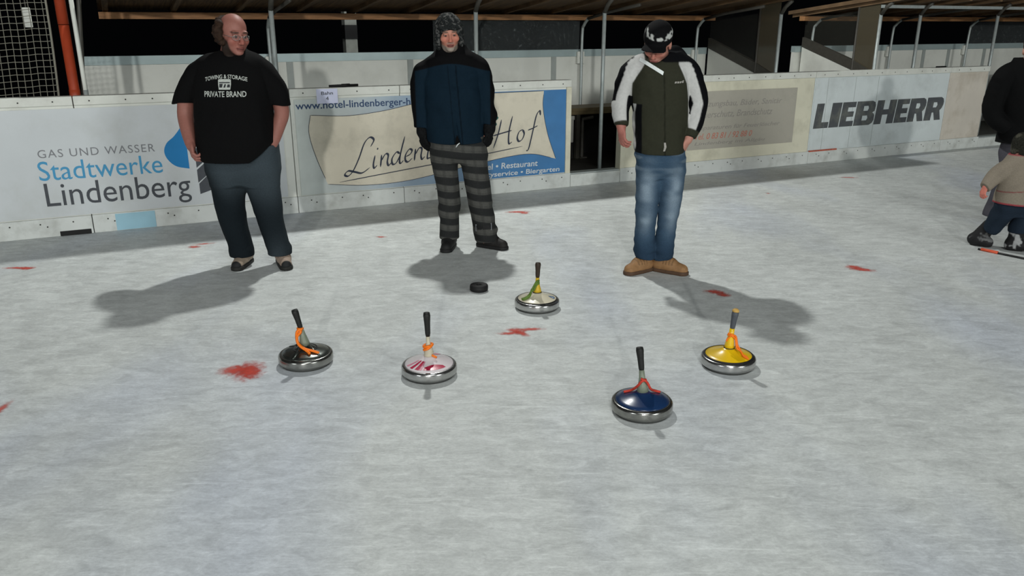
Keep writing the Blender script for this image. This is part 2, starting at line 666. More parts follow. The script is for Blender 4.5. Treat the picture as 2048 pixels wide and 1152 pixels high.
M['floor_dark'] = mat('dark_rubber_floor', srgb(44, 43, 40), 0.45, 20, 0.35)
M['bench_wood'] = mat('bench_wood', srgb(104, 92, 66), 0.6, 8, 0.25, stretch=(1, 10, 1))
M['crate'] = mat('grey_plastic_crate', srgb(168, 168, 162), 0.5, 10, 0.08)
M['concrete'] = mat('weathered_grey_pole', srgb(112, 115, 110), 0.8, 12, 0.2)
M['rust'] = mat('rust_stain', srgb(176, 90, 70), 0.7, 40, 0.3)


def gradient_banner():
    """print of the hotel banner: pale grey at its left end running into strong blue at its right end"""
    m, nt, N, L, B = _nodes('hotel_banner_print')
    tc = N.new('ShaderNodeTexCoord')
    sp = N.new('ShaderNodeSeparateXYZ')
    L.new(tc.outputs['Object'], sp.inputs[0])
    r = N.new('ShaderNodeMapRange')
    r.inputs['From Min'].default_value = 0.0
    r.inputs['From Max'].default_value = 2.9
    L.new(sp.outputs[0], r.inputs['Value'])
    cr = N.new('ShaderNodeValToRGB')
    e = cr.color_ramp.elements
    e[0].position, e[0].color = 0.0, (*srgb(196, 203, 198), 1)
    e[1].position, e[1].color = 1.0, (*srgb(58, 118, 172), 1)
    for p, c in ((0.18, (186, 194, 194)), (0.36, (150, 168, 184)), (0.52, (128, 154, 178)), (0.70, (66, 120, 168))):
        q = e.new(p)
        q.color = (*srgb(*c), 1)
    L.new(r.outputs[0], cr.inputs[0])
    n = N.new('ShaderNodeTexNoise')
    n.inputs['Scale'].default_value = 5
    n.inputs['Detail'].default_value = 7
    L.new(tc.outputs['Object'], n.inputs['Vector'])
    r2 = N.new('ShaderNodeMapRange')
    r2.inputs['From Min'].default_value, r2.inputs['From Max'].default_value = 0.3, 0.7
    r2.inputs['To Min'].default_value, r2.inputs['To Max'].default_value = 0.9, 1.08
    L.new(n.outputs['Fac'], r2.inputs['Value'])
    mu = N.new('ShaderNodeMix')
    mu.data_type, mu.blend_type = 'RGBA', 'MULTIPLY'
    mu.inputs['Factor'].default_value = 1
    L.new(cr.outputs[0], mu.inputs['A'])
    L.new(r2.outputs[0], mu.inputs['B'])
    L.new(mu.outputs['Result'], B.inputs['Base Color'])
    B.inputs['Roughness'].default_value = 0.45
    return m


M['hotel'] = gradient_banner()


def plexi_material(name, tint, alpha, speck):
    m, nt, N, L, B = _nodes(name)
    tc = N.new('ShaderNodeTexCoord')
    n = N.new('ShaderNodeTexNoise')
    n.inputs['Scale'].default_value = 26
    n.inputs['Detail'].default_value = 6
    n.inputs['Roughness'].default_value = 0.75
    L.new(tc.outputs['Object'], n.inputs['Vector'])
    r = N.new('ShaderNodeMapRange')
    r.inputs['From Min'].default_value, r.inputs['From Max'].default_value = 0.58, 0.80
    r.inputs['To Min'].default_value, r.inputs['To Max'].default_value = alpha, speck
    L.new(n.outputs['Fac'], r.inputs['Value'])
    L.new(r.outputs[0], B.inputs['Alpha'])
    B.inputs['Base Color'].default_value = (*tint, 1)
    B.inputs['Roughness'].default_value = 0.12
    return m


M['plexi'] = plexi_material('scratched_plexiglass', srgb(150, 158, 158), 0.06, 0.55)
M['plexi_smoke'] = plexi_material('smoky_plexiglass', srgb(84, 78, 64), 0.82, 0.9)
M['plexi_clear'] = plexi_material('clear_plexiglass', srgb(120, 120, 110), 0.05, 0.12)


def flat_to_wall(me, x0, x1, z0, z1, y, shear=0.0, rise=0.0):
    """fit a flat mesh (x, y, thickness z) into x0..x1, z0..z1 on a wall facing -y"""
    P = np.array([v.co for v in me.vertices])
    if shear:
        P[:, 0] += shear * P[:, 1]
    lo, hi = P.min(0), P.max(0)
    X = x0 + (P[:, 0] - lo[0]) / (hi[0] - lo[0]) * (x1 - x0)
    Z = z0 + (P[:, 1] - lo[1]) / (hi[1] - lo[1]) * (z1 - z0) + rise * (X - x0)
    Y = np.where(P[:, 2] > 0.5 * (lo[2] + hi[2]), y - 0.0015, y + 0.0005)
    me.vertices.foreach_set('co', np.stack([X, Y, Z], 1).astype(np.float32).ravel())
    me.update()


def lettering(text, x0, x1, z0, z1, y, material, parent, name='lettering', shear=0.0, bold=0.0, rise=0.0, space=1.0):
    cu = bpy.data.curves.new(name, 'FONT')
    cu.body = text
    cu.extrude = 0.01
    cu.offset = bold
    cu.resolution_u = 4
    cu.space_character = space
    t = bpy.data.objects.new(name, cu)
    me = bpy.data.meshes.new_from_object(t)
    bpy.data.objects.remove(t)
    bpy.data.curves.remove(cu)
    flat_to_wall(me, x0, x1, z0, z1, y, shear, rise)
    me.materials.clear()
    me.materials.append(material)
    me.name = name
    return link(bpy.data.objects.new(name, me), parent)


def filled(name, loops, y, material, parent, th=0.0015):
    """flat shape on a wall: loops of (x, z), holes allowed"""
    cu = bpy.data.curves.new(name, 'CURVE')
    cu.dimensions = '2D'
    cu.fill_mode = 'BOTH'
    cu.extrude = 0.01
    for lp in loops:
        s = cu.splines.new('POLY')
        s.points.add(len(lp) - 1)
        for p, (x, z) in zip(s.points, lp):
            p.co = (x, z, 0, 1)
        s.use_cyclic_u = True
    t = bpy.data.objects.new(name, cu)
    me = bpy.data.meshes.new_from_object(t)
    bpy.data.objects.remove(t)
    bpy.data.curves.remove(cu)
    P = np.array([v.co for v in me.vertices])
    Q = np.stack([P[:, 0], np.where(P[:, 2] > 0, y - th, y + 0.0005), P[:, 1]], 1)
    me.vertices.foreach_set('co', Q.astype(np.float32).ravel())
    me.update()
    me.materials.clear()
    me.materials.append(material)
    me.name = name
    return link(bpy.data.objects.new(name, me), parent)


def ribbons(name, strokes, y, material, parent, w0=0.006, w1=0.016, pen=0.7):
    """pen strokes on a wall: each a list of (x, z), width by the angle of the pen"""
    mb = MB()
    for st in strokes:
        P = spline(st, max(8, 6 * len(st)))
        T = np.gradient(P, axis=0)
        T /= np.linalg.norm(T, axis=1)[:, None] + 1e-9
        w = w0 + (w1 - w0) * np.abs(T[:, 0] * math.sin(pen) - T[:, 1] * math.cos(pen)) ** 1.5
        w = w * np.minimum(1, 0.35 + np.minimum(np.arange(len(P)), np.arange(len(P))[::-1]) / 3)
        Nn = np.stack([-T[:, 1], T[:, 0]], 1) * w[:, None] * 0.5
        A, B_ = P + Nn, P - Nn
        vs = [(a[0], y - 0.0015, a[1]) for a in A] + [(b[0], y - 0.0015, b[1]) for b in B_]
        n = len(P)
        mb.add(vs, [(i, i + 1, n + i + 1, n + i) for i in range(n - 1)])
    return mb.build(name, material, parent)


# ---- ice
ice = MB()
far = [bl(-40, 0.02)[:2], bl(40, 0.02)[:2], (36, -30), (-36, -30)]
ice.add([(x, y, 0) for x, y in far] + [(x, y, -0.05) for x, y in far],
        [(0, 3, 2, 1), (4, 5, 6, 7), (0, 1, 5, 4), (1, 2, 6, 5), (2, 3, 7, 6), (3, 0, 4, 7)])
floor_o = ice.build('floor', M['ice'])
tag(floor_o, 'grey white scratched ice of the outdoor rink', kind='structure')

# ---- floor behind the boards
mb = MB().box(-9, 16, 0.03, 2.6, -0.05, 0.12)
o = mb.build('floor_shelter', M['floor_dark'])
o.location = tuple(O_)
o.rotation_euler = (0, 0, AN)
tag(o, 'dark rubber floor behind the rink boards', kind='structure')

# ---- boards
TOP = 1.16


_sc = MB().prism([(0.0065 * math.cos(a), 0.0065 * math.sin(a)) for a in np.linspace(0, 2 * math.pi, 11)[:-1]], 'y', -0.0018, 0.002).build('screw', M['screw'])
SCREW = _sc.data
bpy.data.objects.remove(_sc)


def board(x0, x1, label, face='board', screws=True, gate_end=None, tan_from=None):
    t = thing('rink_board', label, 'board', bl(x0), AN, 'white rink boards')
    w = x1 - x0
    g = 0.003
    MB().box(g, w - g, 0.012, 0.075, 0.02, TOP - 0.075).build('panel', M[face], t, bevel=0.003)
    MB().box(g, w - g, -0.004, 0.10, TOP - 0.075, TOP).build('top_rail', M['board'], t, bevel=0.006)
    k = MB().box(g, w - g, -0.012, 0.06, 0.0, 0.157).build('kick_plate', M['kick'], t, bevel=0.004)
    if screws:
        n = max(2, int(w / 0.24))
        for i in range(n):
            x = (i + 0.5) * w / n + random.uniform(-0.03, 0.03)
            for dx, yy, zz in ((0, -0.012, 0.115), (0.05, -0.012, 0.09), (0, -0.004, TOP - 0.04)):
                if dx and i % 2:
                    continue
                o = bpy.data.objects.new('screw', SCREW)
                o.location = (x + dx, yy, zz)
                link(o, t)
    for sx in ([0.0] if gate_end == 'left' else [w - 0.065] if gate_end == 'right' else []):
        MB().box(sx, sx + 0.062, -0.006, 0.095, 0.10, TOP - 0.075).build('gate_post', M['board_cream'], t, bevel=0.004)
    return t


b1 = board(-7.0, -4.05, 'white rink board running out of the frame at the left', screws=True)
MB().box(2.69, 2.93, -0.016, 0.0, 0.0, 0.042).build('drain_slot', M['black'], b1, bevel=0.004)
b2 = board(-4.05, -2.285, 'white rink board behind the man in the black shirt')
MB().box(0.18, 0.50, -0.0145, 0.0, 0.004, 0.150).build('blue_patch', M['kick_blue'], b2)
b3 = board(-2.285, -1.22, 'white rink board carrying the paper lane sign')
b4 = board(-1.22, 0.72, 'white rink board left of the open gate, behind the man in the blue jacket', gate_end='right')
b5 = board(1.375, 4.28, 'cream rink board right of the open gate, behind the man in the olive jacket', face='board_cream', gate_end='left')
b6 = board(4.28, 6.83, 'cool white rink board under the large block lettering', face='board_cool')
MB().box(0.005, 0.50, -0.0145, 0.0, 0.150, 0.168).build('red_smear', M['rust'], b6)
b7 = board(6.83, 7.66, 'short tan rink board at the right end of the row', face='board_tan')
b8 = board(8.55, 12.0, 'rink board beyond the second gap, behind the man in black at the right edge')

# sills of the two gates
for x0, x1, lab in ((0.72, 1.375, 'low white threshold under the open gate'), (7.66, 8.55, 'low white threshold right of the tan board')):
    t = thing('gate_threshold', lab, 'threshold', bl(x0), AN, 'gate thresholds')
    MB().box(0.002, x1 - x0 - 0.002, -0.012, 0.06, 0.0, 0.135).build('kick_plate', M['kick'], t, bevel=0.004)
    MB().box(0.002, x1 - x0 - 0.002, 0.0, 0.12, 0.136, 0.150).build('sill_strip', M['galv'], t, bevel=0.002)

# ---- banner with the water drop
t = thing('advertising_banner', 'white banner with a blue water drop and two lines of large round lettering', 'banner', bl(-5.4), AN)
bx = 5.4
MB().box(0.02, bx - 2.37, 0.004, 0.0115, 0.165, 1.062).build('vinyl_sheet', M['vinyl'], t)
y = 0.004
lettering('GAS UND WASSER', bx - 4.372, bx - 3.478, 0.668, 0.735, y, M['ink_grey'], t, space=1.15)
lettering('Stadtwerke', bx - 4.39, bx - 3.435, 0.478, 0.640, y, M['ink_blue'], t)
lettering('Lindenberg', bx - 4.37, bx - 3.225, 0.195, 0.455, y, M['ink_dark'], t)
drop = spline([(-3.215, 0.93), (-3.245, 0.87), (-3.31, 0.79), (-3.375, 0.735), (-3.405, 0.665), (-3.385, 0.59), (-3.32, 0.525), (-3.215, 0.497)], 40)
filled('water_drop_emblem', [[(bx + a, b) for a, b in drop]], y, M['ink_dropblue'], t)
stripes = []
for k, (z0, z1) in enumerate(((0.52, 0.70), (0.385, 0.51), (0.26, 0.375))):
    r0, r1 = (-3.155, -2.96) if k < 2 else (-3.15, -2.98)
    stripes.append([(bx + r0, z0 - 0.02), (bx + r1, z0 + 0.13), (bx + r1, z1 + 0.13 if k else z1 + 0.02), (bx + r0, z1 - 0.03)] if k < 2 else
                   [(bx + r0, z0), (bx - 3.05, z0 + 0.03), (bx + r1, z0 + 0.10), (bx + r1, z1 + 0.13), (bx + r0, z1 - 0.02)])
filled('striped_emblem', stripes, y, M['ink_dark'], t)

# ---- hotel banner
t = thing('advertising_banner', 'blue and cream banner with brush script and underline', 'banner', bl(-2.245), AN)
bx = 2.245
MB().box(0.0, bx + 0.652, 0.004, 0.0115, 0.165, 1.062).build('vinyl_sheet', M['hotel'], t)
pillow = np.vstack([
    spline([(-2.105, 0.915), (-1.75, 0.895), (-1.40, 0.925), (-1.05, 0.985), (-0.60, 1.045), (0.378, 1.056)], 30),
    spline([(0.378, 1.052), (0.37, 0.88), (0.43, 0.60), (0.535, 0.325)], 16)[1:],
    spline([(0.535, 0.325), (0.25, 0.395), (-0.05, 0.385), (-0.55, 0.315), (-1.15, 0.225), (-1.6, 0.212), (-1.985, 0.252)], 30)[1:],
    spline([(-1.985, 0.252), (-2.08, 0.52), (-2.13, 0.75), (-2.105, 0.915)], 16)[1:-1]])
filled('cream_field', [[(bx + a, b) for a, b in pillow]], 0.004, M['cream'], t, 0.0012)
pl = [(bx + a, b) for a, b in pillow]
ribbons('field_outline', [pl[0:30], pl[30:45], pl[45:74], pl[74:] + pl[:1]], 0.0025, M['ink_script'], t, 0.005, 0.005)
lettering('www.hotel-lindenberger-hof.de', bx - 2.235, bx - 0.90, 0.950, 1.040, 0.004, M['ink_navy'], t, bold=0.012)
G = {
    'L': [[(1.75, 1.75), (1.95, 2.25), (1.6, 2.5), (1.2, 2.1), (0.9, 1.0), (0.55, 0.1), (0.2, -0.25), (-0.1, -0.1), (0.15, 0.15), (0.7, -0.02), (1.3, -0.2), (1.9, 0.12)]],
    'i': [[(0.05, 1), (0, 0.3), (0.12, 0.0), (0.32, 0.2)], [(0.18, 1.42), (0.22, 1.56)]],
    'n': [[(0, 0.95), (0.02, 0)], [(0.02, 0.45), (0.3, 0.95), (0.55, 0.85), (0.55, 0.3), (0.7, 0), (0.9, 0.2)]],
    'd': [[(0.6, 0.8), (0.3, 0.95), (0, 0.5), (0.1, 0.05), (0.4, 0.1), (0.68, 0.7)], [(0.85, 2.1), (0.68, 0.9), (0.66, 0.2), (0.8, 0), (1.0, 0.2)]],
    'e': [[(0.05, 0.45), (0.4, 0.6), (0.5, 0.88), (0.25, 1), (0, 0.6), (0.05, 0.15), (0.3, 0), (0.62, 0.25)]],
    'b': [[(0.15, 2.1), (0, 0.2), (0.2, 0), (0.5, 0.2), (0.5, 0.8), (0.2, 0.9), (0, 0.6)]],
    'r': [[(0, 0.95), (0, 0)], [(0, 0.5), (0.2, 0.9), (0.45, 0.95)]],
    'g': [[(0.55, 0.8), (0.3, 0.95), (0, 0.5), (0.15, 0.05), (0.5, 0.25), (0.6, 0.9), (0.5, -0.6), (0.1, -0.9), (-0.1, -0.6)]],
    'H': [[(0.25, 2.1), (0.15, 1), (-0.1, -0.2)], [(1.25, 2.25), (1.15, 1), (1.3, 0), (1.6, 0.05)], [(-0.35, 0.85), (0.5, 0.95), (1.4, 1.05)]],
    'o': [[(0.4, 0.95), (0.1, 0.8), (0, 0.35), (0.2, 0), (0.5, 0.1), (0.62, 0.55), (0.4, 0.95)]],
    'f': [[(0.85, 1.9), (0.7, 2.3), (0.45, 1.9), (0.35, 0.6), (0.22, -0.8), (0, -0.95)], [(-0.15, 0.8), (0.3, 0.9), (0.75, 1.05)]],
}
strokes = []
for ch, x0 in zip('LindenbergerHof', (-1.80, -1.53, -1.455, -1.34, -1.20, -1.10, -0.96, -0.86, -0.75, -0.66, -0.54, -0.44, -0.20, 0.055, 0.19)):
    zb = 0.345 + 0.105 * (x0 + 1.8)
    sc = 0.125
    for st in G[ch]:
        strokes.append([(bx + x0 + sc * (px + 0.18 * py), zb + sc * py + 0.1 * sc * px) for px, py in st])
ribbons('script_lettering', strokes, 0.0025, M['ink_script'], t, 0.008, 0.024)
ribbons('script_underline', [[(bx - 1.87, 0.262), (bx - 1.2, 0.335), (bx - 0.5, 0.41), (bx + 0.125, 0.486)]], 0.0025, M['ink_script'], t, 0.008, 0.010)
lv = MB()
for px, pz, r in ((-0.245, 0.90, 0.022), (-0.205, 0.855, 0.027), (-0.185, 0.80, 0.025), (-0.225, 0.79, 0.018), (-0.205, 0.735, 0.026), (-0.24, 0.70, 0.018)):
    lv.add([(bx + px + r * math.cos(a) * (1 + 0.2 * math.cos(3 * a)), 0.001, pz + r * math.sin(a)) for a in np.linspace(0, 2 * math.pi, 15)[:-1]], [tuple(range(14))])
lv.build('leaf_emblem', M['ink_green'], t)
ribbons('leaf_stem', [[(bx - 0.245, 0.90), (bx - 0.235, 0.82), (bx - 0.235, 0.66)]], 0.0025, M['ink_green'], t, 0.004, 0.006)
lettering('Hotel \u2022 Restaurant', bx - 0.45, bx + 0.312, 0.262, 0.325, 0.004, M['ink_white'], t, bold=0.012, shear=0.08)
lettering('Partyservice \u2022 Biergarten', bx - 0.42, bx + 0.585, 0.168, 0.236, 0.004, M['ink_white'], t, bold=0.012, shear=0.08)

# ---- faded grey sign
t = thing('advertising_sign', 'faded grey sign with washed-out grey and red text on the cream board', 'sign', bl(2.33), AN)
MB().box(0.0, 1.66, 0.005, 0.0115, 0.295, 0.975).build('sign_sheet', M['sign_grey'], t)
for s_, x0, x1, z0, z1, m_ in (('Heizungsbau, B\u00e4der, Sanit\u00e4r', 0.10, 1.42, 0.775, 0.865, 'ink_faint'),
                               ('Feuerschutz, Brandschutz', 0.10, 1.28, 0.655, 0.745, 'ink_faint'),
                               ('Reparaturen f\u00fcr Feuerl\u00f6scher', 0.10, 1.42, 0.51, 0.575, 'ink_faint'),
                               ('Tel. 0 83 81 / 92 88 0', 0.10, 0.98, 0.415, 0.485, 'ink_red'),
                               ('Lindenberg im Allg\u00e4u', 0.10, 1.2, 0.335, 0.385, 'ink_faint')):
    lettering(s_, x0, x1, z0, z1, 0.005, M[m_], t, shear=0.25)

# ---- block lettering sheet
t = thing('advertising_banner', 'pale banner with worn black block capitals on the cool white board', 'banner', bl(4.295), AN)
bx = -4.295
MB().box(0.0, 2.52, 0.005, 0.0115, 0.170, 1.075).build('vinyl_sheet', M['board_cool'], t)
MB().box(0.21, 0.214, 0.0035, 0.006, 0.170, 1.075).box(0.70, 0.704, 0.0035, 0.006, 0.170, 1.075).box(1.12, 1.124, 0.0035, 0.006, 0.170, 1.075)\
    .build('sheet_seams', M['joint'], t)


def block(ch):
    L_, E_ = [(0, 0), (1, 0), (1, .24), (.5, .24), (.5, 1), (0, 1)], [(0, 0), (1, 0), (1, .22), (.45, .22), (.45, .39), (.92, .39), (.92, .61), (.45, .61), (.45, .78), (1, .78), (1, 1), (0, 1)]
    if ch == 'L':
        return [L_]
    if ch == 'I':
        return [[(0, 0), (1, 0), (1, 1), (0, 1)]]
    if ch == 'E':
        return [E_]
    if ch == 'H':
        return [[(0, 0), (.36, 0), (.36, .39), (.64, .39), (.64, 0), (1, 0), (1, 1), (.64, 1), (.64, .61), (.36, .61), (.36, 1), (0, 1)]]
    if ch == 'B':
        return [[(0, 0), (.8, 0), (.95, .08), (1, .2), (1, .36), (.95, .46), (.86, .51), (.95, .57), (.98, .66), (.98, .82), (.92, .94), (.78, 1), (0, 1)],
                [(.38, .2), (.38, .4), (.62, .4), (.66, .3), (.62, .2)], [(.38, .6), (.38, .8), (.6, .8), (.64, .7), (.6, .6)]]
    return [[(0, 0), (.4, 0), (.4, .34), (.5, .34), (.64, 0), (1, 0), (.84, .42), (.95, .52), (1, .66), (1, .8), (.94, .93), (.8, 1), (0, 1)],
            [(.4, .56), (.4, .78), (.6, .78), (.65, .67), (.6, .56)]]


loops = []
edges = [4.318, 4.588, 4.775, 5.035, 5.415, 5.80, 6.06, 6.40, 6.76]
for i, ch in enumerate('LIEBHERR'):
    x0, x1 = edges[i] + 0.008, edges[i + 1] - 0.008
    for lp in block(ch):
        loops.append([(bx + x0 + a * (x1 - x0) + 0.035 * b, 0.445 - 0.0 * x0 + b * 0.315) for a, b in lp])
filled('block_lettering', loops, 0.005, M['worn_black'], t)

# ---- paper lane sign and the stick on the rail
t = thing('paper_sign', 'white paper sheet with a lane number taped to the top of the board', 'sign', bl(-2.035, -0.008), AN)
MB().box(0, 0.20, -0.001, 0.001, 1.018, 1.152).build('sheet', M['paper'], t)
lettering('Bahn', 0.045, 0.155, 1.098, 1.128, -0.001, M['ink_dark'], t, bold=0.01)
lettering('4', 0.085, 0.112, 1.048, 1.082, -0.001, M['ink_dark'], t)
t = thing('stick', 'black stick lying along the top rail above the paper sign', 'stick', bl(-1.90, 0.04, TOP), AN)
MB().tube([(0, 0, 0.013), (0.15, 0.004, 0.013), (0.28, 0.0, 0.015)], [0.011, 0.013, 0.011], 8).build('shaft', M['black'], t, True)
MB().tube([(0.12, 0.002, 0.014), (0.20, 0.003, 0.0155)], 0.0155, 8).build('grip_tape', M['black'], t, True)
t = thing('stick', 'small dark stick lying on the right boards near their far end', 'stick', bl(6.55, 0.04, TOP), AN)
MB().tube([(0, 0, 0.01), (0.2, 0.0, 0.01)], 0.009, 8).build('shaft', M['black'], t, True)

# ---- rear wall of the shelters
RY = 1.50
for name, x0, x1, lab, joints in (('wall_back', -3.98, 3.72, 'white rear wall of the left shelter with a grey strip along its top', (-2.0, -0.62, 1.28)),
                                  ('wall_back_right', 5.35, 13.0, 'white rear wall of the right shelter', (6.9, 8.1, 8.7, 9.6))):
    o = MB().box(x0, x1, RY, RY + 0.06, 0.0, 1.34).build(name, M['rearwall'])
    o.location = tuple(O_)
    o.rotation_euler = (0, 0, AN)
    tag(o, lab, kind='structure')
    MB().box(x0, x1, RY - 0.012, RY + 0.07, 1.34, 1.425).build('top_strip', M['alu'], o)
    for j in joints:
        MB().box(j, j + 0.07, RY - 0.010, RY - 0.0005, 0.12, 1.425).build('joint_strip', M['joint'], o)


def shelter(x0, x1, label, fronts, rears, panes, end_x):
    t = thing('spectator_shelter', label, 'shelter', bl(0), AN, 'roofed shelters behind the boards')

    def roofz(y):
        return 2.07 - 0.105 * (y + 0.21)
    r = MB()
    sec = [(-0.27, roofz(-0.27)), (1.75, roofz(1.75)), (1.75, roofz(1.75) + 0.05), (-0.27, roofz(-0.27) + 0.05)]
    r.prism(sec, 'x', x0, x1)
    r.build('roof', M['wood_dark'], t)
    n = int((x1 - x0) / 0.62)
    for i in range(n + 1):
        x = x0 + 0.04 + i * (x1 - x0 - 0.12) / n
        MB().prism([(-0.2, roofz(-0.2) - 0.045), (1.7, roofz(1.7) - 0.045), (1.7, roofz(1.7)), (-0.2, roofz(-0.2))], 'x', x, x + 0.05).build('rafter', M['wood_dark'], t)
    MB().box(x0, x1, 1.42, 1.52, roofz(1.5) - 0.115, roofz(1.5) - 0.05).build('rear_beam', M['wood_beam'], t, bevel=0.004)
    for x in fronts:
        MB().tube([(x, 0.16, 0.10), (x, 0.16, 1.86)], 0.022, 10).build('front_post', M['galv'], t, True)
        MB().tube([(x, 0.16, 1.85), (x, 0.10, 1.93), (x, 0.0, roofz(0) - 0.05)], 0.024, 8).build('post_bracket', M['dark_steel'], t, True)
    for x in rears:
        p = spline([(x, 1.44, 0.12), (x, 1.44, 0.9), (x, 1.44, 1.6), (x, 1.40, 1.72), (x, 1.30, 1.80)], 24)
        MB().tube(p, 0.019, 8).build('bent_post', M['galv'], t, True)
        MB().tube([(x, 1.31, 1.795), (x, 0.9, 1.86), (x, 0.2, 1.935)], 0.019, 8).build('roof_arm', M['dark_steel'], t, True)
        MB().box(x - 0.05, x + 0.05, 1.455, 1.49, 1.25, 1.40).build('post_plate', M['board'], t, bevel=0.004)
    for a, b in panes:
        MB().box(a, b, 1.47, 1.475, 1.42, roofz(1.5) - 0.115).build('rear_pane', M['plexi'], t)
    # end wall: sloping white cheek with a dark rail over it, clear pane above, smoky plate at the front
    MB().prism([(1.47, 1.42), (0.50, 1.13), (0.14, 1.06), (0.14, 0.12), (1.47, 0.12)], 'x', end_x, end_x + 0.03).build('end_cheek', M['rearwall'], t)
    MB().prism([(1.47, 1.42), (0.50, 1.13), (0.14, 1.06), (0.14, 1.12), (0.50, 1.26), (1.47, 1.55)], 'x', end_x - 0.01, end_x + 0.04).build('end_rail', M['dark_steel'], t)
    MB().box(end_x + 0.01, end_x + 0.016, 0.52, 1.46, 1.2, roofz(1.4) - 0.05).build('end_pane', M['plexi_clear'], t)
    MB().box(end_x, end_x + 0.012, 0.17, 0.50, 1.10, 1.99).build('end_plate', M['plexi_smoke'], t)
    MB().tube([(end_x, 0.51, 0.12), (end_x, 0.51, 1.96)], 0.016, 8).build('end_post', M['dark_steel'], t, True)
    return t


s1 = shelter(-3.76, 3.78, 'long dark roofed shelter behind the three men', (-2.353, -0.33, 1.203, 3.745), (-2.17, 1.69, 3.50), ((-0.30, 1.67),), 3.73)
s2 = shelter(5.40, 13.0, 'right-hand roofed shelter behind the block lettering', (5.474, 6.231, 7.855, 9.7), (5.62, 7.29, 9.09), ((9.15, 12.8),), 5.46)
MB().box(5.45, 13.0, 0.10, 0.16, 1.93, 1.97).build('front_purlin', M['galv'], s2, bevel=0.003)

# ---- net, orange post and pole at the left end
t = thing('safety_net', 'dark safety net with pale cords hanging left of the orange post', 'net', bl(-5.84, 0.16), AN)
nb = MB()
wn, z0, z1, st = 1.68, 1.0, 2.9, 0.05
for i in range(int(wn / st) + 1):
    x = i * st
    nb.tube([(x + 0.03 * math.sin(1.7 * (z - z0)), 0.012 * math.sin(5 * z + x * 3), z) for z in np.linspace(z0, z1, 12)], 0.0026, 4, False)
for j in range(int((z1 - z0) / st) + 1):
    z = z0 + j * st
    nb.tube([(x + 0.03 * math.sin(1.7 * (z - z0)), 0.012 * math.sin(5 * z + x * 3), z + 0.05 * (x / wn) ** 2 - 0.006 * abs(math.sin(x * 16))) for x in np.linspace(0, wn, 30)], 0.0026, 4, False)
nb.build('mesh', M['net'], t)
MB().tube([(wn + 0.03 * math.sin(1.7 * (z - z0)), 0.01, z) for z in np.linspace(z0, z1, 12)], 0.009, 8).build('border_rope', M['net'], t, True)
t = thing('sign_plate', 'small white plate hanging behind the safety net', 'plate', bl(-4.335, 0.55), AN)
MB().box(0, 0.06, 0, 0.02, 1.70, 1.86).build('plate', M['rearwall'], t, bevel=0.004)
MB().tube([(0.03, 0.01, 1.85), (0.03, 0.01, 3.0)], 0.006, 6).build('hanger', M['dark_steel'], t)
t = thing('post', 'orange painted post between the safety net and the white pole', 'post', bl(-4.03, 0.20), AN)
MB().tube([(0, 0, 0.1), (0, 0, 1.72)], 0.040, 20).build('lower_pipe', M['orange_steel'], t, True)
MB().tube([(0, 0, 1.725), (0, 0, 3.4)], 0.042, 20).build('upper_pipe', M['orange_steel'], t, True)
MB().tube([(0, 0, 1.10), (0, 0, 1.20)], 0.0425, 20).build('collar', M['orange_steel'], t, True)
t = thing('pole', 'thin white pole beside the orange post', 'pole', bl(-3.945, 0.13), AN)
MB().tube([(0, 0, 0.1), (0, 0, 3.3)], 0.018, 12).build('pipe', M['rearwall'], t, True)
MB().tube([(0, 0, 0.11), (0, 0, 1.2)], 0.020, 12).build('sleeve', M['galv'], t, True)
t = thing('pole', 'grey steel pole right of the thin white pole at the end of the shelter', 'pole', bl(-4.075, 0.36), AN)
MB().tube([(0, 0, 0.1), (0.32, 0, 3.3)], 0.019, 12).build('pipe', M['dark_steel'], t, True)
MB().box(-0.05, 0.05, -0.05, 0.05, 0.10, 0.13).build('base_plate', M['dark_steel'], t)

# ---- grey column in the dark behind the rear wall
t = thing('column', 'pale grey column with a dark band standing in the dark behind the rear wall', 'column', bl(-0.93, 3.0), AN)
MB().box(0, 0.155, 0, 0.155, 0.0, 3.2).build('shaft', M['concrete'], t)
MB().box(-0.004, 0.159, -0.004, 0.159, 1.55, 1.72).build('dark_band', M['black'], t)

# ---- bench and crate inside the gate
t = thing('bench', 'dark wooden bench seen through the open gate', 'bench', bl(0.2, 1.0), AN)
MB().box(0, 3.2, 0.0, 0.40, 0.705, 0.745).build('seat', M['bench_wood'], t, bevel=0.004)
MB().box(0, 3.2, 0.01, 0.03, 0.665, 0.705).build('apron', M['bench_wood'], t)
MB().box(0, 3.2, 0.40, 0.42, 0.12, 0.70).build('shade_panel', M['black'], t)  # added black panel standing in for the shade under the bench
for x in (0.05, 1.20, 2.2, 3.1):
    MB().box(x, x + 0.05, 0.03, 0.08, 0.12, 0.705).build('leg', M['dark_steel'], t)
t = thing('crate', 'tall grey plastic crate standing under the bench in the gate', 'crate', bl(1.255, 1.045, 0.12), AN)
MB().box(0, 0.115, 0.0, 0.24, 0.20, 0.515).build('body', M['crate'], t, bevel=0.010)
MB().box(-0.006, 0.121, -0.006, 0.246, 0.48, 0.53).build('rim', M['crate'], t, bevel=0.005)
MB().box(0.0, 0.115, 0.0, 0.24, 0.0, 0.20).build('base', M['black'], t)  # lower part of the crate coloured black for the shade down there
t = thing('metal_bracket', 'dark steel bracket standing under the bench right of the crate', 'bracket', bl(1.50, 1.06, 0.12), AN)
MB().tube([(0, 0, 0.0), (0.0, 0.0, 0.42), (0.0, 0, 0.48), (0.15, 0.0, 0.50)], 0.022, 8).build('frame', M['dark_steel'], t)
MB().box(-0.05, 0.05, -0.05, 0.05, 0.0, 0.015).build('foot', M['dark_steel'], t)

# ---- red paint marks on the ice
M['paint'] = paint_material('red_ice_paint', srgb(206, 74, 58))
M['paint_soft'] = paint_material('thin_red_ice_paint', srgb(205, 92, 80))


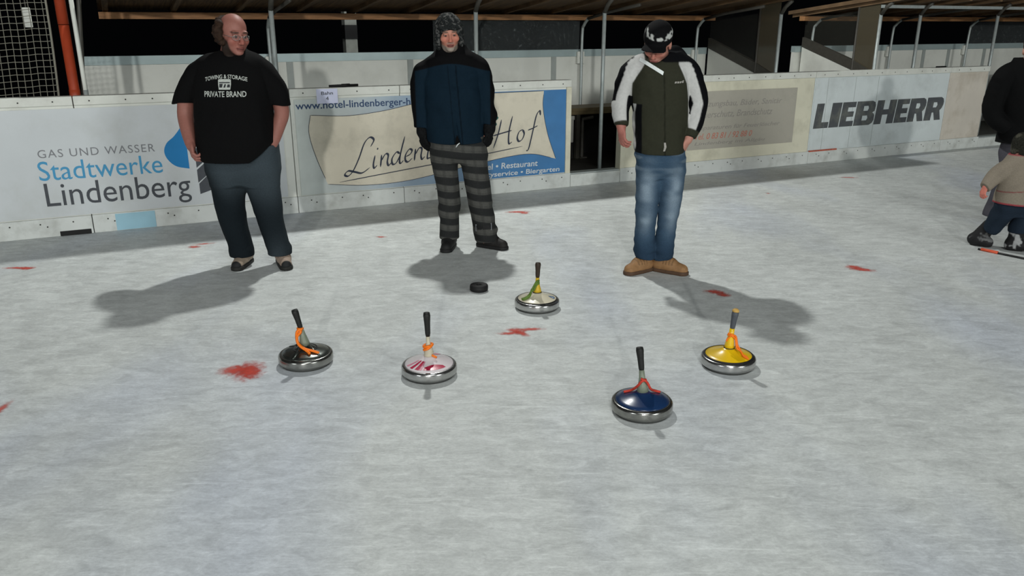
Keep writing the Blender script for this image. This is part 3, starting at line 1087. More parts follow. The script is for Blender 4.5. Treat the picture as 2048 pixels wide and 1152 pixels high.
def paint_mark(blobs, label, soft=False):
    """blobs: (px, py, half length m, half width m, angle) of ragged strokes lying on the ice"""
    g0 = ground(blobs[0][0], blobs[0][1])
    V, Fc, cl = [], [], []
    for i, (px, py, a, b, an) in enumerate(blobs):
        g = ground(px, py) - g0
        n, rings = 28, 5
        base = len(V)
        V.append((g[0], g[1], 0.0012 + 0.0004 * i))
        cl.append(1.0)
        for r in range(1, rings + 1):
            for k in range(n):
                th = 2 * math.pi * k / n
                q = r / rings * 1.25
                x, y = a * q * math.cos(th), b * q * math.sin(th)
                V.append((g[0] + x * math.cos(an) - y * math.sin(an), g[1] + x * math.sin(an) + y * math.cos(an), 0.0012 + 0.0004 * i))
                cl.append(1 - r / rings)
        for k in range(n):
            Fc.append((base, base + 1 + k, base + 1 + (k + 1) % n))
            for r in range(rings - 1):
                p = base + 1 + r * n
                Fc.append((p + k, p + n + k, p + n + (k + 1) % n, p + (k + 1) % n))
    me = bpy.data.meshes.new('red_paint_mark')
    me.from_pydata(V, [], Fc)
    at_ = me.attributes.new('Col', 'FLOAT_COLOR', 'POINT')
    at_.data.foreach_set('color', np.array([(c, c, c, 1) for c in cl], np.float32).ravel())
    me.materials.append(M['paint_soft' if soft else 'paint'])
    o = link(bpy.data.objects.new('red_paint_mark', me))
    o.location = (g0[0], g0[1], 0)
    return tag(o, label, 'paint mark', 'red paint marks on the ice')


paint_mark([(497, 742, 0.095, 0.15, 0.1), (496, 743, 0.07, 0.11, 0.5), (468, 741, 0.09, 0.08, 0.0)], 'large round red blot left of the dark stone with the orange strap')
paint_mark([(1032, 662, 0.07, 0.055, -0.6), (1020, 667, 0.09, 0.03, 0.1), (1060, 659, 0.10, 0.03, 0.12), (1044, 668, 0.06, 0.03, -0.7)], 'red star-shaped splash in front of the white and yellow stone')
paint_mark([(38, 536, 0.14, 0.035, 0.05), (54, 537, 0.06, 0.05, 0)], 'long red smear on the ice at the left edge below the boards')
paint_mark([(388, 494, 0.06, 0.05, 0.2), (408, 488, 0.10, 0.025, 0.3)], 'thin red mark left of the man in the black shirt', True)
paint_mark([(762, 474, 0.05, 0.03, 0.1)], 'small faint red speck between the two left men', True)
paint_mark([(1035, 424, 0.14, 0.05, 0.15), (1048, 426, 0.06, 0.05, -0.4)], 'red smear beside the right leg of the man in plaid trousers', True)
paint_mark([(1697, 355, 0.125, 0.035, -0.12)], 'narrow red dash on the ice under the block lettering')
paint_mark([(1722, 539, 0.11, 0.06, -0.40), (1708, 534, 0.07, 0.05, -0.3)], 'red streak alone on the ice between the olive jacket man and the child')
paint_mark([(1430, 584, 0.085, 0.06, -0.40), (1446, 590, 0.06, 0.05, -0.5)], 'red streak inside the shadow of the man in the olive jacket')
paint_mark([(1536, 387, 0.03, 0.025, 0)], 'tiny red dot on the ice below the faded grey sign')
paint_mark([(-4, 822, 0.03, 0.12, 0.0)], 'red blot cut off by the left edge, nearest to the camera', True)
# ------------------------------------------------------------------ ice stocks
M['chrome'] = mat('chromed_ring', (0.46, 0.46, 0.45), 0.22, 30, 0.1, metallic=0.95, bump=0.05)
M['chrome_dark'] = mat('worn_steel_ring', (0.30, 0.30, 0.28), 0.22, 25, 0.2, metallic=0.95, bump=0.08)
M['sole'] = mat('grey_running_sole', srgb(62, 64, 62), 0.6, 20, 0.1)
M['cap_dark'] = mat('dark_metal_cap', (0.11, 0.12, 0.11), 0.25, 5, 0.4, metallic=0.85, stretch=(3, 1, 1))
M['cap_yellow'] = mat('yellow_cap', srgb(226, 186, 20), 0.3, 6, 0.05, coat=0.3)
M['cap_cream'] = mat('cream_cap', srgb(205, 198, 176), 0.28, 6, 0.05, coat=0.3)
M['cap_navy'] = mat('navy_cap', srgb(24, 48, 84), 0.28, 6, 0.12, coat=0.3)
M['cap_splash'] = mat('white_and_crimson_cap', srgb(214, 206, 208), 0.3, 5, 0.05, coat=0.3)
M['crimson'] = mat('crimson_paint', srgb(170, 28, 66), 0.3, 10, 0.1, coat=0.3)
M['pink'] = mat('pink_paint', srgb(206, 130, 150), 0.35, 10, 0.15)
M['grip_black'] = mat('black_rubber_grip', srgb(20, 21, 19), 0.6, 40, 0.2, bump=0.2)
M['grip_brown'] = mat('dark_brown_grip', srgb(48, 36, 26), 0.6, 40, 0.2, bump=0.2)
M['grip_grey'] = mat('grey_grip', srgb(74, 78, 84), 0.6, 40, 0.2, bump=0.2)
M['wood_tip'] = mat('pale_wood_tip', srgb(196, 158, 84), 0.6, 20, 0.15)
M['stem_steel'] = mat('grey_green_stem', srgb(120, 128, 112), 0.4, 20, 0.2)
M['stem_white'] = mat('off_white_stem', srgb(190, 182, 160), 0.45, 20, 0.15)
M['stem_yellow'] = mat('yellow_stem', srgb(200, 166, 36), 0.4, 20, 0.12)
M['orange'] = mat('orange_strap', srgb(238, 118, 16), 0.6, 40, 0.1)
M['green'] = mat('green_cord', srgb(84, 112, 36), 0.7, 40, 0.2)
M['red_cord'] = mat('red_cord', srgb(190, 60, 44), 0.7, 40, 0.15)
M['line_black'] = mat('black_trim', srgb(24, 24, 24), 0.5, 20, 0.1)
M['emblem_blue'] = mat('blue_emblem', srgb(60, 96, 140), 0.4, 20, 0.1)

CAPP = [(0.126, 0.060), (0.122, 0.066), (0.100, 0.0715), (0.075, 0.079), (0.052, 0.088), (0.036, 0.097), (0.028, 0.104)]


def cap_z(r):
    rr, zz = zip(*CAPP[::-1])
    return float(np.interp(r, rr, zz))


def stock(px, py, label, ring, cap, lean, height, stem_prof, stem_mat, grip, R=0.143, rz=0.0, tip=None):
    g = ground(px, py)
    t = thing('ice_stock', label, 'ice stock', (g[0], g[1], 0), rz, 'ice stocks on the rink')
    k = R / 0.143
    MB().lathe([(0.10, 0.0), (0.128, 0.0), (0.131, 0.006), (0.131, 0.014), (0.10, 0.016)]).build('running_sole', M['sole'], t, True)
    MB().lathe([(0.118, 0.013), (R - 0.006, 0.0135), (R - 0.001, 0.018), (R, 0.024), (R, 0.048), (R - 0.002, 0.055), (R - 0.008, 0.0605), (R - 0.016, 0.062), (0.12, 0.058)], 64).build('ring', M[ring], t, True)
    c = MB().lathe(CAPP, 64).build('cap', M[cap], t, True)
    zt = stem_prof[-1][1]

    def ax(z):                                             # the handle leans over a little
        q = max(0, (z - 0.10) / (height - 0.10))
        return (lean[0] * q ** 1.3, lean[1] * q ** 1.3, z)
    MB().tube([ax(z) for r, z in stem_prof], [r for r, z in stem_prof], 20).build('stem', M[stem_mat], t, True)
    zz = np.linspace(zt - 0.004, height - (0.012 if tip else 0), 9)
    rr = np.interp(np.linspace(0, 1, 9), [0, 0.08, 0.5, 0.9, 1], [0.011, 0.0135, 0.015, 0.0185, 0.016])
    MB().tube([ax(z) for z in zz], list(rr), 20).build('grip', M[grip], t, True)
    if tip:
        MB().tube([ax(height - 0.013), ax(height - 0.005), ax(height + 0.002)], [0.0185, 0.018, 0.010], 18).build('grip_tip', M[tip], t, True)
    return t, ax


def on_cap(r, a, up=0.006):
    return (r * math.cos(a), r * math.sin(a), cap_z(r) + up)


def strap(t, pts, rad, m, name='strap'):
    return MB().tube(spline(pts, 5 * len(pts)), rad, 8).build(name, M[m], t, True)


# dark stock, orange strap
t, ax = stock(613, 725, 'dark steel ice stock with black grip and orange strap, leftmost of the five', 'chrome_dark', 'cap_dark', (-0.04, 0.0), 0.300,
              [(0.029, 0.103), (0.024, 0.125), (0.017, 0.16), (0.013, 0.20)], 'stem_steel', 'grip_black')
MB().lathe([(0.06, 0.086), (0.061, 0.0875), (0.0635, 0.0865), (0.064, 0.085)], 48).build('cap_groove', M['line_black'], t, True)
for a in (-1.9, -0.6, 2.6):
    mb = MB()
    mb.tube([on_cap(0.032, a, 0.001), on_cap(0.07, a, 0.002), on_cap(0.118, a, 0.001)], [0.012, 0.006, 0.003], 8)
    mb.build('cap_rib', M['cap_dark'], t, True)
x, y, z = ax(0.2)
strap(t, [(x - 0.012, -0.012, 0.195), (x + 0.006, -0.021, 0.185), (x - 0.014, -0.026, 0.16), (-0.028, -0.034, 0.13), (-0.012, -0.045, 0.112), on_cap(0.062, -1.2, 0.008), on_cap(0.085, -1.05)], 0.0075, 'orange')
strap(t, [(x + 0.012, -0.010, 0.195), (x - 0.012, -0.02, 0.188), (-0.034, -0.024, 0.155), (-0.025, -0.036, 0.125), (0.01, -0.048, 0.10), on_cap(0.075, -0.75, 0.009), on_cap(0.100, -0.55)], 0.0075, 'orange')
strap(t, [(x + 0.012, 0.0, 0.196), (x, -0.016, 0.198), (x - 0.015, 0.0, 0.196), (x, 0.016, 0.194), (x + 0.012, 0.002, 0.195)], 0.006, 'orange')

# crimson and white stock
t, ax = stock(859, 748, 'white and crimson ice stock with a ribbed white stem and black grip', 'chrome', 'cap_splash', (-0.004, 0.0), 0.338,
              [(0.025, 0.103), (0.026, 0.112), (0.0225, 0.118), (0.0255, 0.124), (0.022, 0.13), (0.024, 0.137), (0.018, 0.150), (0.011, 0.175), (0.010, 0.215)], 'stem_white', 'grip_black')
for a0, a1, r0, r1, m_ in ((-1.75, -0.62, 0.072, 0.112, 'crimson'), (-2.15, -1.95, 0.05, 0.116, 'crimson'), (-2.45, -2.28, 0.05, 0.118, 'crimson'),
                          (-2.75, -2.62, 0.055, 0.118, 'pink'), (-1.93, -1.82, 0.05, 0.115, 'pink'), (1.1, 1.6, 0.08, 0.115, 'pink')):
    n = 12
    aa = np.linspace(a0, a1, n)
    ri = r0 + (0.5 * (r1 - r0)) * ((np.linspace(-1, 1, n)) ** 2 if m_ == 'crimson' and a1 - a0 > 0.5 else np.zeros(n))
    MB().add([on_cap(r, a, 0.0012) for r, a in zip(ri, aa)] + [on_cap(0.5 * (r + r1), a, 0.0014) for r, a in zip(ri, aa)] + [on_cap(r1, a, 0.0012) for a in aa],
             [(j * n + i, (j + 1) * n + i, (j + 1) * n + i + 1, j * n + i + 1) for j in (0, 1) for i in range(n - 1)]).build('paint_streak', M[m_], t)
strap(t, [(0.016, -0.004, 0.160), (0.0, -0.022, 0.163), (-0.022, -0.010, 0.155), (-0.020, 0.012, 0.158), (0.008, 0.02, 0.162), (0.020, 0.0, 0.165), (0.0, -0.024, 0.152), (-0.024, -0.012, 0.140)], 0.007, 'orange')
strap(t, [(0.018, -0.018, 0.113), (0.034, -0.020, 0.106), (0.042, -0.024, 0.103)], 0.006, 'orange', 'strap_end')

# cream stock, green cord
t, ax = stock(1074, 615, 'cream ice stock with yellow stem, green cord and brown grip, farthest from the camera', 'chrome', 'cap_cream', (0.004, 0.0), 0.298,
              [(0.028, 0.103), (0.024, 0.125), (0.016, 0.15), (0.013, 0.175), (0.011, 0.205)], 'stem_yellow', 'grip_brown')
MB().lathe([(0.027, 0.102), (0.0295, 0.104), (0.0285, 0.108), (0.026, 0.108)], 32).build('neck_ring', M['line_black'], t, True)
MB().lathe([(0.121, 0.0655), (0.124, 0.0675), (0.127, 0.066), (0.127, 0.062)], 64).build('rim_line', M['line_black'], t, True)
MB().add([on_cap(0.07, -0.15, 0.0012), on_cap(0.108, -0.32, 0.0012), on_cap(0.115, -0.12, 0.0012), on_cap(0.105, 0.08, 0.0012)], [(0, 1, 2, 3)]).build('emblem', M['emblem_blue'], t)
MB().add([on_cap(0.086, -0.18, 0.002), on_cap(0.104, -0.26, 0.002), on_cap(0.106, -0.14, 0.002)], [(0, 1, 2)]).build('emblem_spot', M['ink_white'], t)
for d, zz in ((0.0, 0.185), (0.010, 0.172), (-0.010, 0.165)):
    strap(t, [(0.012, -0.010, zz), (-0.004, -0.020, zz - 0.004), (-0.022, -0.022 + d, zz - 0.035), (-0.036, -0.032 + d, 0.125), on_cap(0.066, -2.45 + 8 * d, 0.012), on_cap(0.092, -2.5 + 8 * d, 0.008), on_cap(0.112, -2.6 + 8 * d, 0.006)], 0.0065, 'green', 'cord')

# yellow stock
t, ax = stock(1455, 731, 'bright yellow ice stock with orange cord and grey grip, rightmost of the five', 'chrome', 'cap_yellow', (0.018, 0.0), 0.318,
              [(0.028, 0.103), (0.025, 0.125), (0.019, 0.155), (0.014, 0.185), (0.0125, 0.212)], 'stem_yellow', 'grip_grey', tip='wood_tip')
bpy.data.objects['stem.003'].data.materials[0] = M['cap_yellow']
MB().lathe([(0.027, 0.102), (0.0295, 0.1035), (0.0288, 0.107), (0.026, 0.107)], 32).build('neck_ring', M['line_black'], t, True)
MB().lathe([(0.119, 0.0665), (0.123, 0.0685), (0.128, 0.066), (0.128, 0.061)], 64).build('rim_line', M['line_black'], t, True)
strap(t, [(-0.014, -0.006, 0.186), (0.004, -0.018, 0.183), (0.026, -0.014, 0.17), (0.034, -0.026, 0.13), (0.045, -0.036, 0.11), on_cap(0.078, -0.75, 0.009), on_cap(0.105, -0.70, 0.006)], 0.005, 'orange', 'cord')
strap(t, [(-0.016, -0.004, 0.178), (0.006, -0.020, 0.175), (0.024, -0.018, 0.155), (0.030, -0.034, 0.115), (0.050, -0.045, 0.10), on_cap(0.090, -0.85, 0.008), on_cap(0.118, -0.78, 0.006)], 0.005, 'orange', 'cord')
strap(t, [(0.004, -0.019, 0.18), (-0.016, -0.014, 0.16), (-0.022, -0.014, 0.145)], 0.004, 'orange', 'cord')

# moving stock
t, ax = stock(1283, 822, 'dark navy ice stock with a red cord sliding nearest to the camera', 'chrome_dark', 'cap_navy', (-0.02, 0.03), 0.310,
              [(0.028, 0.103), (0.022, 0.13), (0.015, 0.165), (0.012, 0.205)], 'stem_steel', 'grip_black')
strap(t, [(-0.012, -0.010, 0.17), (0.004, -0.018, 0.165), (0.018, -0.012, 0.15), (0.036, 0.0, 0.115), on_cap(0.07, 0.5, 0.008), on_cap(0.10, 0.45)], 0.006, 'red_cord', 'cord')
strap(t, [(0.012, -0.008, 0.165), (-0.01, -0.018, 0.160), (-0.026, -0.004, 0.13), on_cap(0.055, 2.6, 0.008), on_cap(0.09, 2.7)], 0.006, 'red_cord', 'cord')

# target puck
g = ground(958, 581)
t = thing('target_puck', 'black rubber puck on the ice in front of the man in plaid trousers', 'puck', (g[0], g[1], 0))
MB().lathe([(0.052, 0.0), (0.058, 0.003), (0.062, 0.010), (0.062, 0.036), (0.058, 0.043), (0.050, 0.045), (0.020, 0.045), (0.017, 0.042), (0.017, 0.030)], 40).build('ring', M['black'], t, True)
MB().lathe([(0.060, 0.018), (0.0626, 0.0195), (0.0626, 0.0265), (0.060, 0.028)], 40).build('edge_band', M['grip_black'], t, True)
# ------------------------------------------------------------------ people
M['skin'] = mat('skin', (0.5, 0.3, 0.25), 0.55, 60, 0.06, attr=True, spec=0.3)
M['cloth'] = mat('woven_cloth', (0.5, 0.5, 0.5), 0.9, 120, 0.12, attr=True, spec=0.12, bump=0.1)
M['shell'] = mat('jacket_shell', (0.5, 0.5, 0.5), 0.85, 60, 0.08, attr=True, spec=0.08, bump=0.1)
M['leather'] = mat('shoe_leather', (0.5, 0.5, 0.5), 0.65, 40, 0.14, attr=True, spec=0.25, bump=0.1)
M['fleece'] = mat('fleece', (0.5, 0.5, 0.5), 0.95, 90, 0.5, attr=True, spec=0.05, bump=0.4)
M['hair'] = mat('hair', srgb(44, 30, 21), 0.8, 60, 0.4, bump=0.4, spec=0.2)
M['metal_frame'] = mat('spectacle_metal', srgb(150, 150, 146), 0.3, 20, 0.1, metallic=0.8)
M['lens'] = plexi_material('spectacle_lens', srgb(180, 190, 190), 0.06, 0.10)
M['print'] = mat('white_shirt_print', srgb(176, 180, 174), 0.8, 60, 0.12)
M['print_dark'] = mat('dark_shirt_print', srgb(40, 42, 46), 0.8, 60, 0.12)
M['zip_white'] = mat('white_zip_tape', srgb(216, 222, 220), 0.6, 40, 0.08)
M['orange_red'] = mat('orange_red_plastic', srgb(206, 84, 52), 0.5, 20, 0.1)


class Head:
    def __init__(s, c, yaw, pitch, roll, size):
        s.c, s.R, s.s = np.array(c, float), rot(yaw, pitch, roll), size

    def T(s, x, y, z):
        return s.c + s.R @ (np.array([x, y, z]) * s.s)

    def q(s, V):
        return (V - s.c) @ s.R / s.s

    def e(s, F, p, r, k=0.0, op='add', clip=()):
        F.ell(s.T(*p), np.array(r) * s.s, s.R, k, op, clip)

    def cp(s, F, a, b, ra, rb=None, k=0.0, op='add'):
        F.cap(s.T(*a), s.T(*b), ra * s.s, (ra if rb is None else rb) * s.s, k, op)

    def sculpt(s, F, jowl=0.0):
        s.e(F, (0, 0.012, 0.045), (0.076, 0.095, 0.088))
        s.e(F, (0, -0.022, -0.030), (0.058 + jowl, 0.066, 0.076), 0.03)
        s.e(F, (0, -0.070, -0.088), (0.026, 0.022, 0.020), 0.025)
        for m in (-1, 1):
            s.e(F, (0.042 * m, -0.060, -0.018), (0.025, 0.024, 0.022), 0.02)
            s.e(F, (0.078 * m, 0.014, 0.0), (0.010, 0.021, 0.032), 0.008)
        s.cp(F, (-0.040, -0.080, 0.033), (0.040, -0.080, 0.033), 0.011, None, 0.014)
        for m in (-1, 1):
            s.e(F, (0.031 * m, -0.103, 0.011), (0.019, 0.018, 0.011), 0.010, 'sub')
            s.e(F, (0.031 * m, -0.078, 0.011), (0.0135, 0.0135, 0.0125), 0.003)
        s.cp(F, (0, -0.088, 0.020), (0, -0.114, -0.022), 0.0085, 0.0125, 0.010)
        for m in (-1, 1):
            s.e(F, (0.0125 * m, -0.101, -0.027), (0.0095, 0.011, 0.009), 0.006)
        s.e(F, (0, -0.0885, -0.054), (0.024, 0.011, 0.0065), 0.006)
        s.e(F, (0, -0.0865, -0.0665), (0.020, 0.011, 0.007), 0.006)
        s.cp(F, (0, 0.018, -0.05), (0, 0.03, -0.14), 0.055, 0.062, 0.03)

    def paint(s, V, skin, lip, brow, beard=None, beard_fn=None, dark_eye=(0.02, 0.015, 0.012)):
        q = s.q(V)
        x, y, z = np.abs(q[:, 0]), q[:, 1], q[:, 2]
        col = np.tile(np.array(skin), (len(V), 1))
        f = y < -0.045
        inside = (np.linalg.norm(q, axis=1) < 0.2)
        red = np.exp(-((x - 0.04) / 0.025) ** 2 - ((z + 0.02) / 0.025) ** 2) * f + np.exp(-(x / 0.016) ** 2 - ((z + 0.018) / 0.02) ** 2) * f
        col = mixc(col, np.array(skin) * np.array([1.05, 0.72, 0.68]), np.clip(red * 0.7, 0, 1) * inside)
        if beard is not None:
            col = mixc(col, beard, beard_fn(q) * inside)
        m = np.clip(1.4 - ((x / 0.025) ** 2 + ((z + 0.060) / 0.0105) ** 2), 0, 1) * f
        col = mixc(col, lip, np.clip(m * 1.5, 0, 1) * inside)
        m = np.clip(1.5 - ((x / 0.023) ** 2 + ((z + 0.0605) / 0.0035) ** 2), 0, 1) * f
        col = mixc(col, np.array(lip) * 0.35, np.clip(m, 0, 1) * inside)  # shade of the mouth crease painted in rather than cut
        m = np.clip(1.5 - (((x - 0.032) / 0.020) ** 2 + ((z - 0.034) / 0.006) ** 2), 0, 1) * f
        col = mixc(col, brow, np.clip(m * 1.3, 0, 1) * inside)
        m = np.clip(1.4 - (((x - 0.031) / 0.013) ** 2 + ((z - 0.010) / 0.0065) ** 2), 0, 1) * f
        col = mixc(col, np.array(skin) * 0.45 + 0.05, np.clip(m * 1.5, 0, 1) * inside)
        m = np.clip(1.4 - (((x - 0.031) / 0.0065) ** 2 + ((z - 0.009) / 0.006) ** 2), 0, 1) * f
        col = mixc(col, dark_eye, np.clip(m * 1.5, 0, 1) * inside)
        return col


def unit(v):
    v = np.array(v, float)
    return v / np.linalg.norm(v)


def hand(F, wrist, u, n, thumb, s=1.0, curl=(0.5, 0.6, 0.5), fat=1.0):
    """palm with four bent fingers and a thumb; u along the hand, n the way the palm faces, thumb = +-1 picks its side"""
    u = unit(u)
    n = np.array(n, float)
    n = unit(n - u * (n @ u))
    w = np.cross(u, n)
    wrist = np.array(wrist, float)
    F.ell(wrist + u * 0.046 * s, np.array([0.041, 0.053, 0.0165 * fat]) * s, np.stack([w, u, n], 1), 0.014)
    F.ell(wrist + u * 0.030 * s + w * thumb * 0.024 * s + n * 0.008 * s, np.array([0.018, 0.03, 0.015]) * s, np.stack([w, u, n], 1), 0.010)
    for i, (off, ln) in enumerate(((0.031, 0.070), (0.0105, 0.079), (-0.0105, 0.073), (-0.030, 0.058))):
        p = wrist + u * (0.088 - 0.006 * abs(i - 1.2)) * s + w * thumb * off * s
        a = 0.15
        d0 = w * thumb * (0.10 - 0.07 * i)
        for j, (fr, r0, r1) in enumerate(((0.46, 0.0098, 0.0092), (0.30, 0.0092, 0.0085), (0.24, 0.0085, 0.0074))):
            a += curl[j] * (1 + 0.12 * i)
            d = unit(u * math.cos(a) + n * math.sin(a) + d0 * 0.6)
            e = p + d * ln * fr * s
            F.cap(p, e, r0 * s * fat, r1 * s * fat, 0.005)
            p = e
    p = wrist + u * 0.028 * s + w * thumb * 0.034 * s + n * 0.008 * s
    for d, ln, r0, r1 in ((unit(u * 0.75 + w * thumb * 0.55 + n * 0.35), 0.038, 0.0125, 0.0108), (unit(u * 0.92 + w * thumb * 0.15 + n * 0.35), 0.028, 0.0108, 0.0085)):
        F.cap(p, p + d * ln * s, r0 * s * fat, r1 * s * fat, 0.006)
        p = p + d * ln * s


def shoe(root, org, foot, direc, L, w, top, up_col, sole_col, name='shoe', toe_col=None, zmin=0.0, snow=0.0):
    """foot = point on the ice under the ankle"""
    u = unit([direc[0], direc[1], 0])
    foot = np.array([foot[0], foot[1], zmin])

    def P(a, z, b=0.0):
        return foot + u * (a - 0.07) + np.array([-u[1], u[0], 0]) * b + np.array([0, 0, z])
    lo, hi = foot + [-L - 0.1, -L - 0.1, -0.03], foot + [L + 0.1, L + 0.1, top + 0.08]
    F = SDF(lo, hi, 0.005)
    F.cap(P(w, 0.058), P(0.48 * L, 0.058), w * 0.95, w * 0.97, 0.0)
    F.cap(P(0.45 * L, 0.052), P(L - w, 0.034), w * 0.95, w * 0.82, 0.02)
    F.cap(P(0.070, 0.06), P(0.062, top), w * 1.0, w * 1.0, 0.025)
    F.cap(P(0.30 * L, 0.085), P(0.52 * L, 0.068), w * 0.80, w * 0.72, 0.03)
    F.keep((0, 0, zmin + 0.016), (0, 0, -1)).keep((0, 0, zmin + top), (0, 0, 1))
    V, Q = F.mesh()
    a = (V - foot) @ u + 0.07
    col = np.tile(np.array(up_col), (len(V), 1))
    if toe_col is not None:
        col = mixc(col, toe_col, smooth01(a, L * 0.88, L * 0.91))
        col = mixc(col, toe_col, smooth01(-(V[:, 2] - zmin), -0.040, -0.032))
    lace = (np.abs(((a - 0.35 * L) / 0.022) % 1.0 - 0.5) < 0.2) & (a > 0.36 * L) & (a < 0.66 * L) & (V[:, 2] - zmin > 0.07)
    col = mixc(col, np.array(up_col) * 0.55, lace.astype(float) * 0.8)
    if snow:
        col = mixc(col, (0.6, 0.62, 0.62), smooth01(vnoise(V[:, 0] * 30, V[:, 1] * 30, V[:, 2] * 30, 3), 0.12, 0.4) * snow)
    sh = np_mesh(name, V, Q, M['leather'], root, col, org)
    F = SDF(lo, foot + [L + 0.1, L + 0.1, 0.06], 0.005)
    F.cap(P(w, 0.014), P(0.5 * L, 0.014), w * 1.0, w * 1.02)
    F.cap(P(0.5 * L, 0.014), P(L - w, 0.014), w * 1.02, w * 0.94)
    F.keep((0, 0, zmin), (0, 0, -1)).keep((0, 0, zmin + 0.030), (0, 0, 1))
    V, Q = F.mesh()
    np_mesh('sole', V, Q, M['leather'], sh, np.tile(np.array(sole_col), (len(V), 1)), org)
    return sh


def person(label, px, py, Y):
    g = at(px, py, Y)
    t = thing('person', label, 'person', (g[0], g[1], 0.0), 0.0, 'people on the ice')
    return t, np.array([g[0], g[1], 0.0])


def seg_d(V, a, b):
    a, b = np.array(a), np.array(b)
    ba = b - a
    tt = np.clip((V - a) @ ba / (ba @ ba), 0, 1)
    return np.linalg.norm(V - a - tt[:, None] * ba, axis=1), tt


def rows(Y, data, cy=0.0):
    """photo rows (py, left px, right px, half depth m[, depth offset]) to level sections"""
    out = []
    for r in data:
        a, b = at(r[1], r[0], Y), at(r[2], r[0], Y)
        out.append((0.5 * (a[2] + b[2]), 0.5 * (a[0] + b[0]), Y + (r[4] if len(r) > 4 else cy), 0.5 * (b[0] - a[0]), r[3]))
    return out


def on_shirt(obj, o, org, off=0.003, rayx=0.0):
    """lay a flat mesh (world x, z) on the front of a garment"""
    bvh = BVHTree.FromPolygons([v.co for v in obj.data.vertices], [p.vertices for p in obj.data.polygons])
    for v in o.data.vertices:
        lift = 0.002 if v.co.y < -0.0005 else 0.0
        h = bvh.ray_cast(Vector((v.co.x, -3, v.co.z)), Vector((0, 1, 0)))
        if h[0] is not None:
            v.co.y = h[0].y - off - lift
    o.data.update()


# ================================================================== man in the black shirt
Y1 = 5.79
p1 = lambda x, y, dy=0.0: at(x, y, Y1) + np.array([0, dy, 0])
root, org = person('heavy balding man in a black printed T-shirt and dark jeans, leftmost of the men', 522, 528, Y1)
H = Head(p1(471, 73, -0.035), 44, 8, 2, 1.12)
SKIN1 = (0.285, 0.118, 0.092)
F = SDF(org + [-0.62, -0.42, 0.03], org + [0.62, 0.40, 1.90], 0.005)
H.sculpt(F, 0.010)
F.cap(H.T(0, 0.02, -0.06), p1(462, 122, 0.02), 0.066, 0.085, 0.03)
F.loft(rows(Y1, [(122, 410, 515, 0.09), (170, 405, 525, 0.13), (260, 415, 535, 0.17), (310, 425, 540, 0.15), (340, 425, 545, 0.12)]), 0.05)
F.limb([p1(412, 145), p1(379, 182), p1(371, 225, 0.0), p1(383, 258, -0.07), p1(398, 286, -0.15)], [0.06, 0.058, 0.054, 0.046, 0.033], 0.03)
F.limb([p1(512, 146), p1(548, 180), p1(562, 222, 0.02), p1(556, 255, 0.0), p1(550, 285, -0.04)], [0.06, 0.056, 0.050, 0.044, 0.033], 0.03)
hand(F, p1(398, 280, -0.15), p1(407, 312, -0.19) - p1(398, 280, -0.15), (0.75, 0.45, 0.1), -1, 1.05, (0.45, 0.7, 0.6))
hand(F, p1(550, 280, -0.04), p1(542, 306, -0.05) - p1(550, 280, -0.04), (-0.8, 0.3, 0.1), 1, 1.0, (0.3, 0.4, 0.3))
F.limb([p1(452, 330), p1(462, 420), p1(484, 505)], [0.085, 0.06, 0.045], 0.04)
F.limb([p1(520, 330), p1(540, 420), p1(561, 503)], [0.085, 0.06, 0.045], 0.04)
F.cap(p1(484, 508), p1(485, 520, -0.02), 0.034, 0.024, 0.02)
F.cap(p1(561, 506), p1(561, 518, -0.02), 0.034, 0.024, 0.02)
V, Q = F.mesh()
beard1 = lambda q: np.clip(smooth01(-q[:, 2] + 0.25 * np.clip(q[:, 1] + 0.055, 0, 1), 0.010, 0.03) * smooth01(q[:, 1], -0.062, -0.045) * smooth01(-q[:, 1], -0.045, -0.02) * smooth01(q[:, 2], -0.13, -0.115)
                           + 0.5 * smooth01(-q[:, 2], 0.088, 0.098) * (q[:, 1] < -0.03) * smooth01(q[:, 2], -0.13, -0.115), 0, 1)
col = H.paint(V, SKIN1, (0.21, 0.065, 0.055), (0.07, 0.035, 0.025), (0.025, 0.016, 0.012), beard1)
body = np_mesh('body', V, Q, M['skin'], root, col, org)
# hair: curls round the back and sides, bald on top
F = SDF(H.c - 0.22, H.c + 0.22, 0.005)
rs = np.random.RandomState(4)
for i in range(230):
    a, b = rs.uniform(-0.25, math.pi + 0.25), rs.uniform(-0.9, 0.95)
    p = (0.088 * math.cos(a) * math.cos(b), 0.012 + 0.098 * math.sin(a) * math.cos(b), 0.025 + 0.092 * math.sin(b))
    if p[2] > 0.075 and p[1] < 0.055 - 0 * p[2]:
        continue
    if p[1] < (-0.012 if p[0] < 0 else 0.045) or p[2] < -0.07:
        continue
    s_ = 1.0 + (0.22 if p[0] < 0 else 0.08) * rs.rand()
    H.e(F, (p[0] * s_, p[1] * s_, p[2]), (rs.uniform(0.014, 0.024),) * 3, 0.008)
F.wrinkle(0.006, (55, 55, 55), 9)
V, Q = F.mesh()
np_mesh('hair', V, Q, M['hair'], root, None, org)
